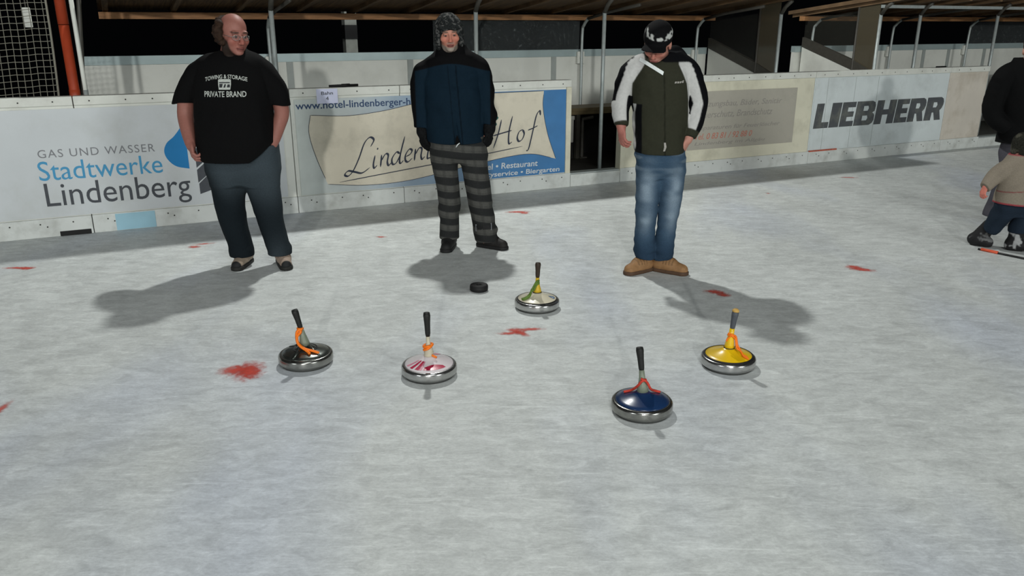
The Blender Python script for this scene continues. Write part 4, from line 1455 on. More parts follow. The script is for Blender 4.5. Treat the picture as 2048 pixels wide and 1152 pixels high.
# glasses
gl = thing('glasses', '', 'x')
for k_ in ('label', 'category'):
    del gl[k_]
gl.parent = root
mb = MB()
for m in (-1, 1):
    mb.tube([tuple(H.T(0.032 * m + 0.021 * math.cos(a), -0.103 + 0.012 * abs(math.cos(a)) * (math.cos(a) * m > 0), 0.006 + 0.015 * math.sin(a)) - org) for a in np.linspace(0, 2 * math.pi, 25)], 0.0016, 6, False)
    mb.tube([tuple(H.T(0.053 * m, -0.090, 0.010) - org), tuple(H.T(0.074 * m, -0.05, 0.012) - org), tuple(H.T(0.082 * m, 0.01, 0.010) - org)], 0.0016, 6)
mb.tube([tuple(H.T(-0.011, -0.104, 0.010) - org), tuple(H.T(0, -0.108, 0.014) - org), tuple(H.T(0.011, -0.104, 0.010) - org)], 0.0016, 6)
mb.build('frame', M['metal_frame'], gl, True)
for m in (-1, 1):
    MB().add([tuple(H.T(0.032 * m + 0.0195 * math.cos(a), -0.101 + 0.010 * abs(math.cos(a)) * (math.cos(a) * m > 0), 0.006 + 0.0135 * math.sin(a)) - org) for a in np.linspace(0, 2 * math.pi, 21)[:-1]],
             [tuple(range(20))]).build('lens', M['lens'], gl)
# shirt
F = SDF(org + [-0.70, -0.45, 0.80], org + [0.70, 0.42, 1.75], 0.006)
F.loft(rows(Y1, [(99, 440, 490, 0.075, 0.015), (105, 425, 506, 0.10), (113, 408, 524, 0.13), (130, 396, 536, 0.155), (150, 391, 541, 0.17), (180, 390, 545, 0.185, -0.015), (225, 394, 549, 0.21, -0.03), (265, 398, 553, 0.225, -0.04),
                 (295, 403, 553, 0.22, -0.04), (330, 408, 548, 0.205, -0.035)]), 0.0, 2.3)
F.limb([p1(422, 130), p1(399, 147), p1(379, 176, 0.005), p1(367, 215, 0.01)], [0.066, 0.084, 0.086, 0.083], 0.05, None, [(p1(365, 206), (0.07, 0, -1))])
F.limb([p1(506, 128), p1(528, 146), p1(547, 176, 0.01), p1(561, 218, 0.02)], [0.066, 0.082, 0.080, 0.074], 0.05, None, [(p1(562, 210), (-0.12, 0, -1))])
a_ = p1(480, 328)
F.wrinkle(0.010, (9, 9, 3.5), 11, 0.9, 1.62, 0.3)
F.wrinkle(0.005, (16, 16, 8), 12, 0.9, 1.62)
# hem: lower in the middle
hx = (F.X - a_[0])
F.v = np.maximum(F.v, ((a_[2] + hx ** 2 * np.where(hx > 0, 2.2, 1.1)) - F.Z + 0 * F.Y).astype(np.float32))
# neck opening and sleeve openings
F.ell(H.T(0, 0.0, -0.115), (0.075, 0.085, 0.055), None, 0.012, 'sub')
F.cap(p1(369, 210, 0.01), p1(369, 240, 0.01), 0.058, 0.058, 0.004, 'sub')
F.cap(p1(560, 212, 0.02), p1(560, 240, 0.02), 0.052, 0.052, 0.004, 'sub')
V, Q = F.mesh()
shirt = np_mesh('t_shirt', V, Q, M['cloth'], root, np.tile((0.0028, 0.0028, 0.0030), (len(V), 1)), org)


def printed(text, pa, pb, arc=0.0, bold=0.012, m='print', name='print_lettering', cut=0):
    a, b = p1(*pa) - org, p1(*pb) - org
    o = lettering(text, a[0], b[0], min(a[2], b[2]), max(a[2], b[2]), 0.0, M[m], shirt, name, bold=bold)
    if arc:
        c = 0.5 * (a[0] + b[0])
        for v in o.data.vertices:
            v.co.z -= arc * ((v.co.x - c) / (0.5 * (b[0] - a[0]))) ** 2
    on_shirt(shirt, o, org)
    return o


printed('TOWING & STORAGE', (427, 154), (508, 146), 0.020)
printed('PRIVATE BRAND', (429, 189), (509, 178))
a, b = p1(456, 175) - org, p1(479, 155) - org
o = filled('print_badge', [[(a[0] + (b[0] - a[0]) * u, a[2] + (b[2] - a[2]) * v) for u, v in ((0.06, 0), (0.94, 0), (1, .5), (1, .95), (0.9, 1), (0.1, 1), (0, .95), (0, .5))]], 0.0, M['print'], shirt)
on_shirt(shirt, o, org)
o = filled('badge_pattern', [[(a[0] + (b[0] - a[0]) * u, a[2] + (b[2] - a[2]) * v) for u, v in lp] for lp in (
    [(.08, .62), (.92, .62), (.92, .72), (.08, .72)], [(.1, .2), (.3, .2), (.36, .55), (.1, .55)], [(.42, .2), (.56, .2), (.62, .52), (.5, .52)], [(.68, .22), (.92, .22), (.92, .50), (.74, .5)])], 0.0, M['print_dark'], shirt)
on_shirt(shirt, o, org, 0.0055)
# jeans
F = SDF(org + [-0.5, -0.35, 0.03], org + [0.5, 0.35, 1.02], 0.006)
F.loft(rows(Y1, [(288, 408, 556, 0.17), (315, 410, 557, 0.175), (340, 420, 553, 0.15), (362, 440, 538, 0.10)]), 0.0)
F.limb([p1(453, 345), p1(459, 400), p1(468, 445, -0.01), p1(482, 492), p1(485, 510, -0.01)], [0.126, 0.108, 0.093, 0.084, 0.086], 0.09, None, [(p1(485, 509), (0, 0, -1))])
F.limb([p1(519, 345), p1(532, 400), p1(543, 445, -0.01), p1(556, 488), p1(561, 507, -0.01)], [0.128, 0.108, 0.092, 0.082, 0.086], 0.09, None, [(p1(561, 506), (0, 0, -1))])
F.wrinkle(0.010, (7, 7, 14), 21, 0.08, 0.42, 0.1)
F.wrinkle(0.006, (10, 10, 5), 22, 0.4, 0.95)
V, Q = F.mesh()
z = V[:, 2]
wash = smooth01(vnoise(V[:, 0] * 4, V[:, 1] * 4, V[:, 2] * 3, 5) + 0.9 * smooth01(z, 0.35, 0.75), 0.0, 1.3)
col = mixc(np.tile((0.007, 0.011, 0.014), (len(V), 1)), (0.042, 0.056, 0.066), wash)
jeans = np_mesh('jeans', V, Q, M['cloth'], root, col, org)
f = ground(486, 524)
shoe(root, org, p1(486, 514, 0.06), (-0.02, -1), 0.31, 0.052, 0.11, srgb(150, 136, 120), srgb(36, 36, 34), toe_col=srgb(30, 31, 32))
shoe(root, org, p1(560, 511, 0.06), (0.42, -1), 0.31, 0.052, 0.11, srgb(156, 138, 124), srgb(36, 36, 34), toe_col=srgb(30, 31, 32))

# ================================================================== man in the blue jacket and plaid trousers
Y2 = 6.29
p2 = lambda x, y, dy=0.0: at(x, y, Y2) + np.array([0, dy, 0])
root, org = person('smiling man in a fleece cap, dark blue jacket and grey plaid trousers', 945, 496, Y2)
H = Head(p2(899, 69, -0.05), 9, 10, -3, 1.04)
SKIN2 = (0.46, 0.205, 0.145)
F = SDF(org + [-0.55, -0.42, 0.03], org + [0.45, 0.35, 1.85], 0.005)
H.sculpt(F)
F.cap(H.T(0, 0.02, -0.06), p2(903, 125, 0.02), 0.060, 0.075, 0.03)
F.loft(rows(Y2, [(120, 862, 950, 0.08), (180, 866, 950, 0.11), (260, 872, 958, 0.11), (320, 872, 965, 0.10)]), 0.05)
F.limb([p2(870, 142), p2(844, 186), p2(841, 225), p2(845, 262, -0.02)], [0.05, 0.045, 0.042, 0.032], 0.03)
F.limb([p2(944, 140), p2(968, 190), p2(976, 228), p2(980, 255, -0.02)], [0.05, 0.045, 0.042, 0.032], 0.03)
hand(F, p2(845, 258, -0.02), p2(848, 300, -0.03) - p2(845, 258, -0.02), (0.8, 0.5, 0), -1, 0.92)
hand(F, p2(980, 250, -0.02), p2(978, 290, -0.03) - p2(980, 250, -0.02), (-0.8, 0.5, 0), 1, 0.92)
F.limb([p2(888, 315), p2(898, 395), p2(899, 478)], [0.07, 0.055, 0.04], 0.04)
F.limb([p2(945, 315), p2(960, 395), p2(972, 480)], [0.07, 0.055, 0.04], 0.04)
F.cap(p2(899, 478), p2(899, 488, 0.0), 0.034, 0.024, 0.02)
F.cap(p2(972, 480), p2(972, 489, 0.0), 0.034, 0.024, 0.02)
V, Q = F.mesh()
beard2 = lambda q: np.clip(smooth01(-q[:, 2] + 0.35 * np.clip(np.abs(q[:, 0]) - 0.02, 0, 1), 0.066, 0.080) * smooth01(q[:, 2], -0.135, -0.115) * (q[:, 1] < 0.0)
                           + 0.6 * np.exp(-((q[:, 2] + 0.044) / 0.005) ** 2) * (np.abs(q[:, 0]) < 0.028) * (q[:, 1] < -0.06), 0, 0.85)
col = H.paint(V, SKIN2, (0.22, 0.065, 0.055), (0.12, 0.07, 0.05), (0.27, 0.255, 0.215), beard2)
np_mesh('body', V, Q, M['skin'], root, col, org)
# fleece cap with ear flaps
F = SDF(H.c - 0.24, H.c + 0.24, 0.005)
H.e(F, (0, 0.016, 0.056), (0.096, 0.112, 0.092))
for m in (-1, 1):
    H.e(F, (0.080 * m, -0.002, -0.025), (0.026, 0.052, 0.085), 0.03)
H.e(F, (0, 0.065, -0.03), (0.085, 0.05, 0.09), 0.03)
H.e(F, (0, -0.110, -0.035), (0.073, 0.100, 0.092), 0.012, 'sub')
H.cp(F, (-0.062, -0.082, 0.064), (0.062, -0.082, 0.064), 0.016, None, 0.02)
F.wrinkle(0.004, (40, 40, 40), 31)
V, Q = F.mesh()
sp_ = smooth01(vnoise(V[:, 0] * 95, V[:, 1] * 95, V[:, 2] * 95, 8) + 0.6 * vnoise(V[:, 0] * 40, V[:, 1] * 40, V[:, 2] * 40, 9), 0.1, 0.5)
col = mixc(np.tile((0.016, 0.018, 0.018), (len(V), 1)), (0.085, 0.085, 0.082), sp_)
np_mesh('fleece_cap', V, Q, M['fleece'], root, col, org)
# jacket
F = SDF(org + [-0.58, -0.40, 0.78], org + [0.48, 0.36, 1.72], 0.006)
F.loft(rows(Y2, [(88, 877, 931, 0.095, 0.01), (98, 874, 935, 0.095, 0.01), (106, 864, 944, 0.11), (118, 853, 954, 0.125), (150, 848, 963, 0.15), (200, 850, 966, 0.16), (250, 853, 969, 0.165), (288, 855, 971, 0.165)]), 0.0, 2.3)
F.limb([p2(872, 126), p2(849, 144), p2(842, 185, 0.01), p2(843, 225), p2(846, 256, -0.02)], [0.062, 0.078, 0.076, 0.068, 0.060], 0.04, None, [(p2(846, 252), (0, 0, -1))])
F.limb([p2(940, 122), p2(958, 140), p2(969, 185, 0.01), p2(973, 222), p2(977, 250, -0.02)], [0.062, 0.076, 0.074, 0.066, 0.058], 0.04, None, [(p2(977, 246), (0, 0, -1))])
F.wrinkle(0.011, (7, 7, 9), 41, 0.82, 1.55, 0.2)
F.wrinkle(0.006, (14, 14, 16), 42, 0.82, 1.55)
a_ = p2(915, 284)
hx = F.X - a_[0]
F.v = np.maximum(F.v, ((a_[2] + 0.25 * hx ** 2) - F.Z + 0 * F.Y).astype(np.float32))
F.ell(H.T(0, -0.03, -0.072), (0.062, 0.095, 0.050), None, 0.01, 'sub')
b_ = p2(921, 288, -0.18)
F.cap(p2(919, 292, -0.17), p2(914, 236, -0.175), 0.030, 0.004, 0.004, 'sub')
V, Q = F.mesh()
col = np.tile((0.0045, 0.0135, 0.0235), (len(V), 1))
BK = (0.0032, 0.0032, 0.0036)
yoke = p2(900, 129)[2]
xc = p2(906, 150)[0]
edge = yoke + 0.03 * np.cos((V[:, 0] - xc) * 9) - 0.02
col = mixc(col, BK, smooth01(V[:, 2], edge - 0.004, edge + 0.004))
aL, aR = p2(842, 185), p2(970, 185)
out = np.maximum(smooth01(-(V[:, 0] - aL[0]), 0.030, 0.040) * (V[:, 0] < aL[0] + 0.02), smooth01(V[:, 0] - aR[0], 0.036, 0.046))
col = mixc(col, BK, out)
tilt = xc + (p2(920, 280)[0] - xc) * np.clip((yoke - V[:, 2]) / 0.55, 0, 1)
front = V[:, 1] < Y2 - 0.06
col = mixc(col, np.array((0.0045, 0.0135, 0.0235)) * 0.45, (smooth01(-np.abs(V[:, 0] - tilt - 0.03), -0.007, -0.003) * front * (V[:, 2] < yoke)))
col = mixc(col, np.array((0.0045, 0.0135, 0.0235)) * 0.6, smooth01(-np.abs(V[:, 0] - tilt + 0.03), -0.006, -0.002) * front * (V[:, 2] < yoke))
slit = np.abs(V[:, 0] - p2(918, 265)[0]) < 0.03
col = mixc(col, BK, (slit & (V[:, 2] < p2(918, 240)[2]) & (V[:, 1] > Y2 - 0.155) & (V[:, 1] < Y2)).astype(float))
jacket = np_mesh('jacket', V, Q, M['shell'], root, col, org)
MB().tube([tuple(p2(922, 280, -0.172) - org), tuple(p2(918, 283, -0.18) - org), tuple(p2(915, 288, -0.175) - org)], 0.004, 6).build('drawcord', M['zip_white'], jacket, True)
# gloves
for wr, tip, n_, th in ((p2(845, 250, -0.02), p2(849, 300, -0.04), (0.8, 0.5, 0), -1), (p2(979, 245, -0.02), p2(977, 290, -0.04), (-0.8, 0.5, 0), 1)):
    F = SDF(np.minimum(wr, tip) - 0.16, np.maximum(wr, tip) + 0.16, 0.005)
    F.cap(wr - unit(tip - wr) * 0.03, wr + unit(tip - wr) * 0.05, 0.050, 0.047)
    hand(F, wr + unit(tip - wr) * 0.02, tip - wr, n_, th, 1.20, (0.25, 0.35, 0.3), 1.35)
    F.wrinkle(0.003, (30, 30, 30), 44)
    V, Q = F.mesh()
    np_mesh('glove', V, Q, M['fleece'], root, np.tile((0.008, 0.0085, 0.009), (len(V), 1)), org)
# plaid trousers
F = SDF(org + [-0.45, -0.32, 0.03], org + [0.42, 0.32, 0.98], 0.006)
F.loft(rows(Y2, [(270, 861, 970, 0.14), (300, 859, 975, 0.15), (310, 862, 976, 0.14), (322, 872, 966, 0.10)]), 0.0)
F.limb([p2(888, 322), p2(896, 380), p2(899, 430, -0.01), p2(899, 465), p2(899, 478, -0.01)], [0.102, 0.088, 0.080, 0.076, 0.073], 0.04, None, [(p2(899, 474), (0, 0, -1))])
F.limb([p2(948, 322), p2(957, 380), p2(966, 430, -0.01), p2(972, 466), p2(974, 484, -0.01)], [0.106, 0.094, 0.090, 0.089, 0.088], 0.04, None, [(p2(974, 479), (0, 0, -1))])
F.wrinkle(0.009, (7, 7, 16), 51, 0.06, 0.40, 0.1)
F.wrinkle(0.006, (10, 10, 8), 52, 0.3, 0.92)
V, Q = F.mesh()
zz = V[:, 2] + 0.10 * (V[:, 0] - org[0]) + 0.008 * vnoise(V[:, 0] * 8, V[:, 1] * 8, V[:, 2] * 8, 6)
ph = (zz / 0.108) % 1.0
band = smooth01(np.abs(ph - 0.5), 0.20, 0.27)
ph2 = (zz / 0.054 + 0.25) % 1.0
thin = smooth01(np.abs(ph2 - 0.5), 0.40, 0.46) * 0.35
col = mixc(np.tile((0.070, 0.070, 0.064), (len(V), 1)), (0.019, 0.020, 0.020), np.clip(band + thin, 0, 1))
midx = 0.5 * (p2(888, 322)[0] + p2(948, 322)[0])
lx = np.where(V[:, 0] < midx, V[:, 0] - np.interp(V[:, 2], [0.1, 0.8], [p2(899, 470)[0], p2(888, 322)[0]]), V[:, 0] - np.interp(V[:, 2], [0.1, 0.8], [p2(972, 470)[0], p2(948, 322)[0]]))
vert = smooth01(np.abs(((lx / 0.075) % 1.0) - 0.5), 0.30, 0.38) * 0.32
col = mixc(col, (0.022, 0.023, 0.022), vert)
tr = np_mesh('plaid_trousers', V, Q, M['cloth'], root, col, org)
a, b = p2(952, 458) - org, p2(984, 441) - org
o = filled('knee_patch', [[(a[0], a[2]), (b[0], a[2] + 0.012), (b[0], b[2]), (a[0], b[2] - 0.012)], [(a[0] + .006, a[2] + .006), (b[0] - .006, a[2] + .018), (b[0] - .006, b[2] - .006), (a[0] + .006, b[2] - .018)]], 0.0, M['ink_grey'], tr)
on_shirt(tr, o, org)
o = lettering('BOB', a[0] + 0.012, b[0] - 0.012, a[2] + 0.016, b[2] - 0.014, 0.0, M['black'], tr, 'patch_lettering', bold=0.02)
bpy.data.objects.remove(o)
o = filled('patch_blocks', [[(a[0] + .014, a[2] + .016), (a[0] + .050, a[2] + .020), (a[0] + .050, b[2] - .018), (a[0] + .014, b[2] - .022)],
                            [(a[0] + .060, a[2] + .020), (b[0] - .014, a[2] + .024), (b[0] - .014, b[2] - .014), (a[0] + .060, b[2] - .018)]], 0.0, M['black'], tr)
on_shirt(tr, o, org)
shoe(root, org, p2(899, 484, 0.03), (-0.10, -1), 0.29, 0.054, 0.13, (0.011, 0.011, 0.011), (0.012, 0.012, 0.012))
shoe(root, org, p2(968, 487, 0.03), (0.85, -0.52), 0.30, 0.054, 0.13, (0.013, 0.012, 0.011), (0.012, 0.012, 0.012))

# ================================================================== man in the olive and white jacket
Y3 = 5.62
p3 = lambda x, y, dy=0.0: at(x, y, Y3) + np.array([0, dy, 0])
root, org = person('man in an olive and white jacket, black cap, jeans and tan boots', 1305, 543, Y3)
H = Head(p3(1312, 90, -0.06), -24, 30, 6, 1.04)
SKIN3 = (0.43, 0.205, 0.155)
F = SDF(org + [-0.45, -0.45, 0.03], org + [0.50, 0.35, 1.80], 0.005)
H.sculpt(F)
F.cap(H.T(0, 0.02, -0.06), p3(1322, 130, 0.03), 0.058, 0.075, 0.03)
F.loft(rows(Y3, [(128, 1275, 1362, 0.08), (180, 1280, 1362, 0.11), (260, 1285, 1358, 0.11), (330, 1282, 1358, 0.10)]), 0.05)
F.limb([p3(1272, 135), p3(1246, 185, 0.01), p3(1241, 225, -0.01), p3(1241, 258, -0.05)], [0.05, 0.045, 0.040, 0.029], 0.03)
F.limb([p3(1368, 132), p3(1397, 205, 0.03), p3(1385, 245, -0.01), p3(1372, 278, -0.06)], [0.05, 0.045, 0.040, 0.030], 0.03)
hand(F, p3(1241, 254, -0.05), p3(1243, 290, -0.07) - p3(1241, 254, -0.05), (0.85, 0.45, 0.0), -1, 1.0, (0.35, 0.45, 0.4))
hand(F, p3(1373, 274, -0.06), p3(1362, 300, -0.06) - p3(1373, 274, -0.06), (-0.7, 0.5, 0.0), 1, 0.98, (0.2, 0.3, 0.3))
F.limb([p3(1297, 335), p3(1292, 410), p3(1290, 508)], [0.07, 0.055, 0.04], 0.04)
F.limb([p3(1342, 335), p3(1336, 410), p3(1326, 512)], [0.07, 0.055, 0.04], 0.04)
F.cap(p3(1290, 508), p3(1290, 526, 0.01), 0.034, 0.024, 0.02)
F.cap(p3(1326, 512), p3(1324, 528, 0.01), 0.034, 0.024, 0.02)
V, Q = F.mesh()
beard3 = lambda q: 0.25 * smooth01(-q[:, 2], 0.05, 0.075) * (q[:, 1] < -0.02) * smooth01(q[:, 2], -0.13, -0.115)
col = H.paint(V, SKIN3, (0.32, 0.11, 0.10), (0.09, 0.05, 0.035), (0.20, 0.12, 0.09), beard3)
hr = smooth01(-np.linalg.norm(V - p3(1243, 280, -0.07), axis=1), -0.14, -0.10)
col = mixc(col, (0.34, 0.11, 0.09), hr * 0.7)
np_mesh('body', V, Q, M['skin'], root, col, org)
# cap with a peak
F = SDF(H.c - 0.26, H.c + 0.26, 0.005)
H.e(F, (0, 0.014, 0.062), (0.092, 0.108, 0.092), 0, 'add', [(H.T(0, 0, 0.022), H.R @ np.array([0, -0.15, -1.0]))])
H.e(F, (0, -0.105, 0.030), (0.078, 0.085, 0.020), 0.02, 'add', [(H.T(0, -0.1, 0.022), H.R @ np.array([0, -0.35, -1.0]))])
H.e(F, (0, 0.02, 0.0), (0.072, 0.088, 0.05), 0.006, 'sub')
V, Q = F.mesh()
q = H.q(V)
zz = q[:, 2] + 0.15 * q[:, 0]
bandm = smooth01(zz, 0.082, 0.087) * smooth01(-zz, -0.122, -0.114)
pat = smooth01(vnoise(q[:, 0] * 60 + q[:, 2] * 30, q[:, 1] * 40, q[:, 2] * 55, 14) + 0.15, -0.05, 0.35)
col = mixc(np.tile((0.003, 0.003, 0.0035), (len(V), 1)), (0.42, 0.43, 0.41), bandm * pat * (q[:, 1] < 0.05))
np_mesh('cap', V, Q, M['cloth'], root, col, org)
# hair below the cap
F = SDF(H.c - 0.2, H.c + 0.2, 0.005)
H.e(F, (0, 0.04, 0.0), (0.080, 0.070, 0.055), 0, 'add', [(H.T(0, 0.0, 0), H.R @ np.array([0, -1.0, 0]))])
V, Q = F.mesh()
np_mesh('hair', V, Q, M['hair'], root, None, org)
# jacket
F = SDF(org + [-0.50, -0.42, 0.72], org + [0.52, 0.36, 1.66], 0.006)
F.loft(rows(Y3, [(104, 1290, 1364, 0.10, 0.03), (112, 1282, 1366, 0.115, 0.02), (122, 1272, 1368, 0.13, 0.01), (140, 1264, 1374, 0.145), (180, 1262, 1376, 0.155), (230, 1264, 1374, 0.155), (270, 1266, 1371, 0.155), (306, 1269, 1370, 0.155)]), 0.0, 2.3)
aL = [p3(1280, 130), p3(1259, 150), p3(1246, 188, 0.02), p3(1241, 222, -0.01), p3(1241, 250, -0.045)]
aR = [p3(1358, 126), p3(1380, 148), p3(1397, 203, 0.035), p3(1389, 236, -0.005), p3(1376, 270, -0.05)]
F.limb([p3(1340, 112, 0.03), p3(1352, 104, 0.03), p3(1366, 116, 0.05)], [0.045, 0.040, 0.040], 0.03)
F.limb(aL, [0.070, 0.074, 0.066, 0.060, 0.050], 0.03, None, [(p3(1241, 249, -0.05), (0, -0.3, -1))])
F.limb(aR, [0.070, 0.074, 0.067, 0.060, 0.050], 0.03, None, [(p3(1375, 274, -0.05), (-0.3, -0.4, -1))])
F.wrinkle(0.010, (7, 7, 11), 61, 0.78, 1.5, 0.25)
F.wrinkle(0.006, (13, 13, 20), 62, 0.78, 1.5)
a_ = p3(1318, 305)
hx = F.X - a_[0]
F.v = np.maximum(F.v, ((a_[2] + 0.30 * hx ** 2) - F.Z + 0 * F.Y).astype(np.float32))
# open collar: cut a slanted V in front of the chin
F.ell(p3(1308, 100, -0.12), (0.085, 0.13, 0.075), rot(0, 0, -28), 0.008, 'sub')
F.ell(p3(1318, 100, -0.03), (0.066, 0.075, 0.09), None, 0.008, 'sub')
V, Q = F.mesh()
OL, WH, BK = (0.028, 0.029, 0.019), (0.48, 0.48, 0.465), (0.0032, 0.0035, 0.0045)
col = np.tile(OL, (len(V), 1))
AL = np.array([p for p in spline(aL, 20)])
AR = np.array([p for p in spline(aR, 20)])


def arm(V, A):
    best, bo, bt = np.full(len(V), 9.0), np.zeros(len(V)), np.zeros(len(V))
    for i in range(len(A) - 1):
        d, tt = seg_d(V, A[i], A[i + 1])
        c = A[i] + tt[:, None] * (A[i + 1] - A[i])
        m = d < best
        best = np.where(m, d, best)
        bo = np.where(m, V[:, 0] - c[:, 0], bo)
        bt = np.where(m, (i + tt) / (len(A) - 1), bt)
    return best, bo, bt


dL, oL, tL = arm(V, AL)
dR, oR, tR = arm(V, AR)
# raglan panels: white from the collar down the sleeves, black along the outside, olive cuffs
mL = smooth01(-(V[:, 0] - np.interp(V[:, 2], [p3(0, 300)[2], p3(0, 200)[2], p3(0, 165)[2], p3(0, 125)[2]], [p3(1268, 300)[0], p3(1262, 200)[0], p3(1262, 165)[0], p3(1286, 125)[0]])), -0.004, 0.004)
mR = smooth01(V[:, 0] - np.interp(V[:, 2], [p3(0, 300)[2], p3(0, 200)[2], p3(0, 165)[2], p3(0, 128)[2]], [p3(1372, 300)[0], p3(1372, 200)[0], p3(1368, 165)[0], p3(1352, 128)[0]]), -0.004, 0.004)
low = V[:, 2] < p3(0, 126)[2] + 0.3
col = mixc(col, WH, np.maximum(mL, mR))
# torso side panel below the left armpit stays white with a black stripe at its front edge, right side black
side = (dL > 0.075) & (V[:, 2] < p3(0, 205)[2])
xs = np.interp(V[:, 2], [p3(0, 305)[2], p3(0, 215)[2]], [p3(1279, 305)[0], p3(1279, 215)[0]])
col = mixc(col, BK, (smooth01(-(V[:, 0] - xs), -0.002, 0.004) * side))
col = mixc(col, WH, (smooth01(-(V[:, 0] - xs + 0.035), -0.002, 0.004) * side))
col = mixc(col, BK, smooth01(-oL, 0.040, 0.048) * (dL < 0.09) * (tL < 0.62))
col = mixc(col, BK, smooth01(oL, 0.028, 0.036) * (dL < 0.09) * (tL > 0.50))
col = mixc(col, BK, smooth01(oR, 0.018, 0.026) * (dR < 0.09))
col = mixc(col, BK, smooth01(-oR, 0.038, 0.046) * (dR < 0.09) * (tR > 0.40) * (tR < 0.75))
col = mixc(col, OL, np.maximum(smooth01(tL, 0.93, 0.95) * (dL < 0.09), smooth01(tR, 0.92, 0.94) * (dR < 0.09)))
zc = p3(0, 121)[2]
collar = smooth01(V[:, 2], zc - 0.012 + 0.4 * (p3(1330, 0)[0] - V[:, 0]) * (V[:, 0] < p3(1330, 0)[0]), zc - 0.002 + 0.4 * (p3(1330, 0)[0] - V[:, 0]) * (V[:, 0] < p3(1330, 0)[0]))
col = mixc(col, BK, collar)
zipx = np.interp(V[:, 2], [p3(0, 305)[2], p3(0, 145)[2]], [p3(1322, 305)[0], p3(1321, 145)[0]])
front = V[:, 1] < Y3 - 0.08
col = mixc(col, np.array(OL) * 0.55, smooth01(-np.abs(V[:, 0] - zipx), -0.007, -0.003) * front * (V[:, 2] < p3(0, 146)[2]))
jacket = np_mesh('jacket', V, Q, M['shell'], root, col, org)
# white zip tape on the turned-out collar edge
bvh = BVHTree.FromPolygons([v.co for v in jacket.data.vertices], [p.vertices for p in jacket.data.polygons])


def on_front(x, y):
    p = p3(x, y) - org
    h = bvh.ray_cast(Vector((p[0], -3, p[2])), Vector((0, 1, 0)))
    yy = h[0].y if h[0] is not None else -0.12
    return np.array([p[0], min(yy, 0.0) - 0.006, p[2]])


ta, tb = [], []
for k in np.linspace(0, 1, 9):
    ta.append(on_front(1278 + 42 * k, 114 + 27 * k))
    tb.append(on_front(1276 + 42 * k, 121 + 27 * k))
mb = MB()
for i in range(8):
    ta[i][1] = tb[i][1] = min(ta[i][1], tb[i][1])
ta[8][1] = tb[8][1] = min(ta[8][1], tb[8][1])
pts = [tuple(p) for p in ta] + [tuple(p) for p in tb] + [(p[0], p[1] + 0.012, p[2]) for p in ta] + [(p[0], p[1] + 0.012, p[2]) for p in tb]
fs = []
for i in range(8):
    fs += [(i, 9 + i, 10 + i, i + 1), (18 + i, 19 + i, 28 + i, 27 + i), (i, i + 1, 19 + i, 18 + i), (9 + i, 27 + i, 28 + i, 10 + i)]
fs += [(0, 18, 27, 9), (8, 17, 35, 26)]
mb.add(pts, fs).build('zip_tape', M['zip_white'], jacket)
a, b = p3(1341, 164) - org, p3(1361, 158) - org
o = filled('chest_mark', [[(a[0] + (b[0] - a[0]) * u, a[2] + (b[2] - a[2]) * v) for u, v in lp] for lp in ([(0, 0), (.2, 0), (.25, .6), (.05, .6)], [(.28, 0), (.45, 0), (.5, .6), (.3, .6)], [(.52, 0), (.7, .1), (.75, .7), (.55, .6)], [(.78, .1), (.95, .1), (1, 1), (.8, .8)])], 0.0, M['ink_faint'], jacket)
on_shirt(jacket, o, org)
a, b = p3(1318, 296) - org, p3(1325, 279) - org
o = filled('zip_pull', [[(a[0] + (b[0] - a[0]) * u, a[2] + (b[2] - a[2]) * v) for u, v in ((0, 0), (.6, 0), (1, .5), (.7, 1), (0.1, 1), (.2, .5))]], 0.0, M['ink_faint'], jacket)
on_shirt(jacket, o, org)
# jeans
F = SDF(org + [-0.35, -0.32, 0.03], org + [0.42, 0.32, 0.95], 0.006)
F.loft(rows(Y3, [(288, 1272, 1368, 0.13), (315, 1270, 1371, 0.14), (338, 1274, 1366, 0.12), (352, 1284, 1354, 0.09)]), 0.0)
F.limb([p3(1297, 345), p3(1292, 410, -0.02), p3(1290, 450, -0.01), p3(1289, 492), p3(1291, 514)], [0.092, 0.076, 0.070, 0.073, 0.078], 0.05, None, [(p3(1291, 514), (0, 0, -1))])
F.limb([p3(1343, 345), p3(1339, 410, -0.02), p3(1333, 450, -0.01), p3(1327, 495), p3(1325, 518)], [0.094, 0.073, 0.066, 0.067, 0.072], 0.05, None, [(p3(1325, 518), (0, 0, -1))])
F.wrinkle(0.012, (7, 7, 22), 71, 0.06, 0.33, 0.1)
F.wrinkle(0.007, (8, 8, 16), 72, 0.3, 0.9, 0.2)
F.wrinkle(0.003, (20, 20, 30), 73, 0.06, 0.9)
V, Q = F.mesh()
col = np.tile((0.034, 0.066, 0.108), (len(V), 1))
for (px, py, rx, rz) in ((1290, 375, 0.05, 0.16), (1345, 375, 0.05, 0.16), (1288, 430, 0.04, 0.10), (1338, 430, 0.04, 0.10)):
    c = p3(px, py)
    m = np.exp(-((V[:, 0] - c[0]) / rx) ** 2 - ((V[:, 2] - c[2]) / rz) ** 2) * (V[:, 1] < Y3 + 0.02)
    col = mixc(col, (0.200, 0.262, 0.320), np.clip(m * (0.75 + 0.5 * vnoise(V[:, 0] * 12, V[:, 1] * 12, V[:, 2] * 25, 15)), 0, 1))
wh = smooth01(vnoise(V[:, 0] * 7, V[:, 1] * 7, V[:, 2] * 40, 16), 0.1, 0.5) * smooth01(V[:, 2], 0.70, 0.78)
col = mixc(col, (0.12, 0.165, 0.21), wh * 0.7)
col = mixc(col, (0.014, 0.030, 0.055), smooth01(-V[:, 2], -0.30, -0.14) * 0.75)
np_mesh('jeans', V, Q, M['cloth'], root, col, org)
TAN = (0.275, 0.150, 0.066)
shoe(root, org, p3(1291, 524, 0.02), (-0.80, -0.60), 0.275, 0.053, 0.14, TAN, (0.085, 0.048, 0.028), 'boot')
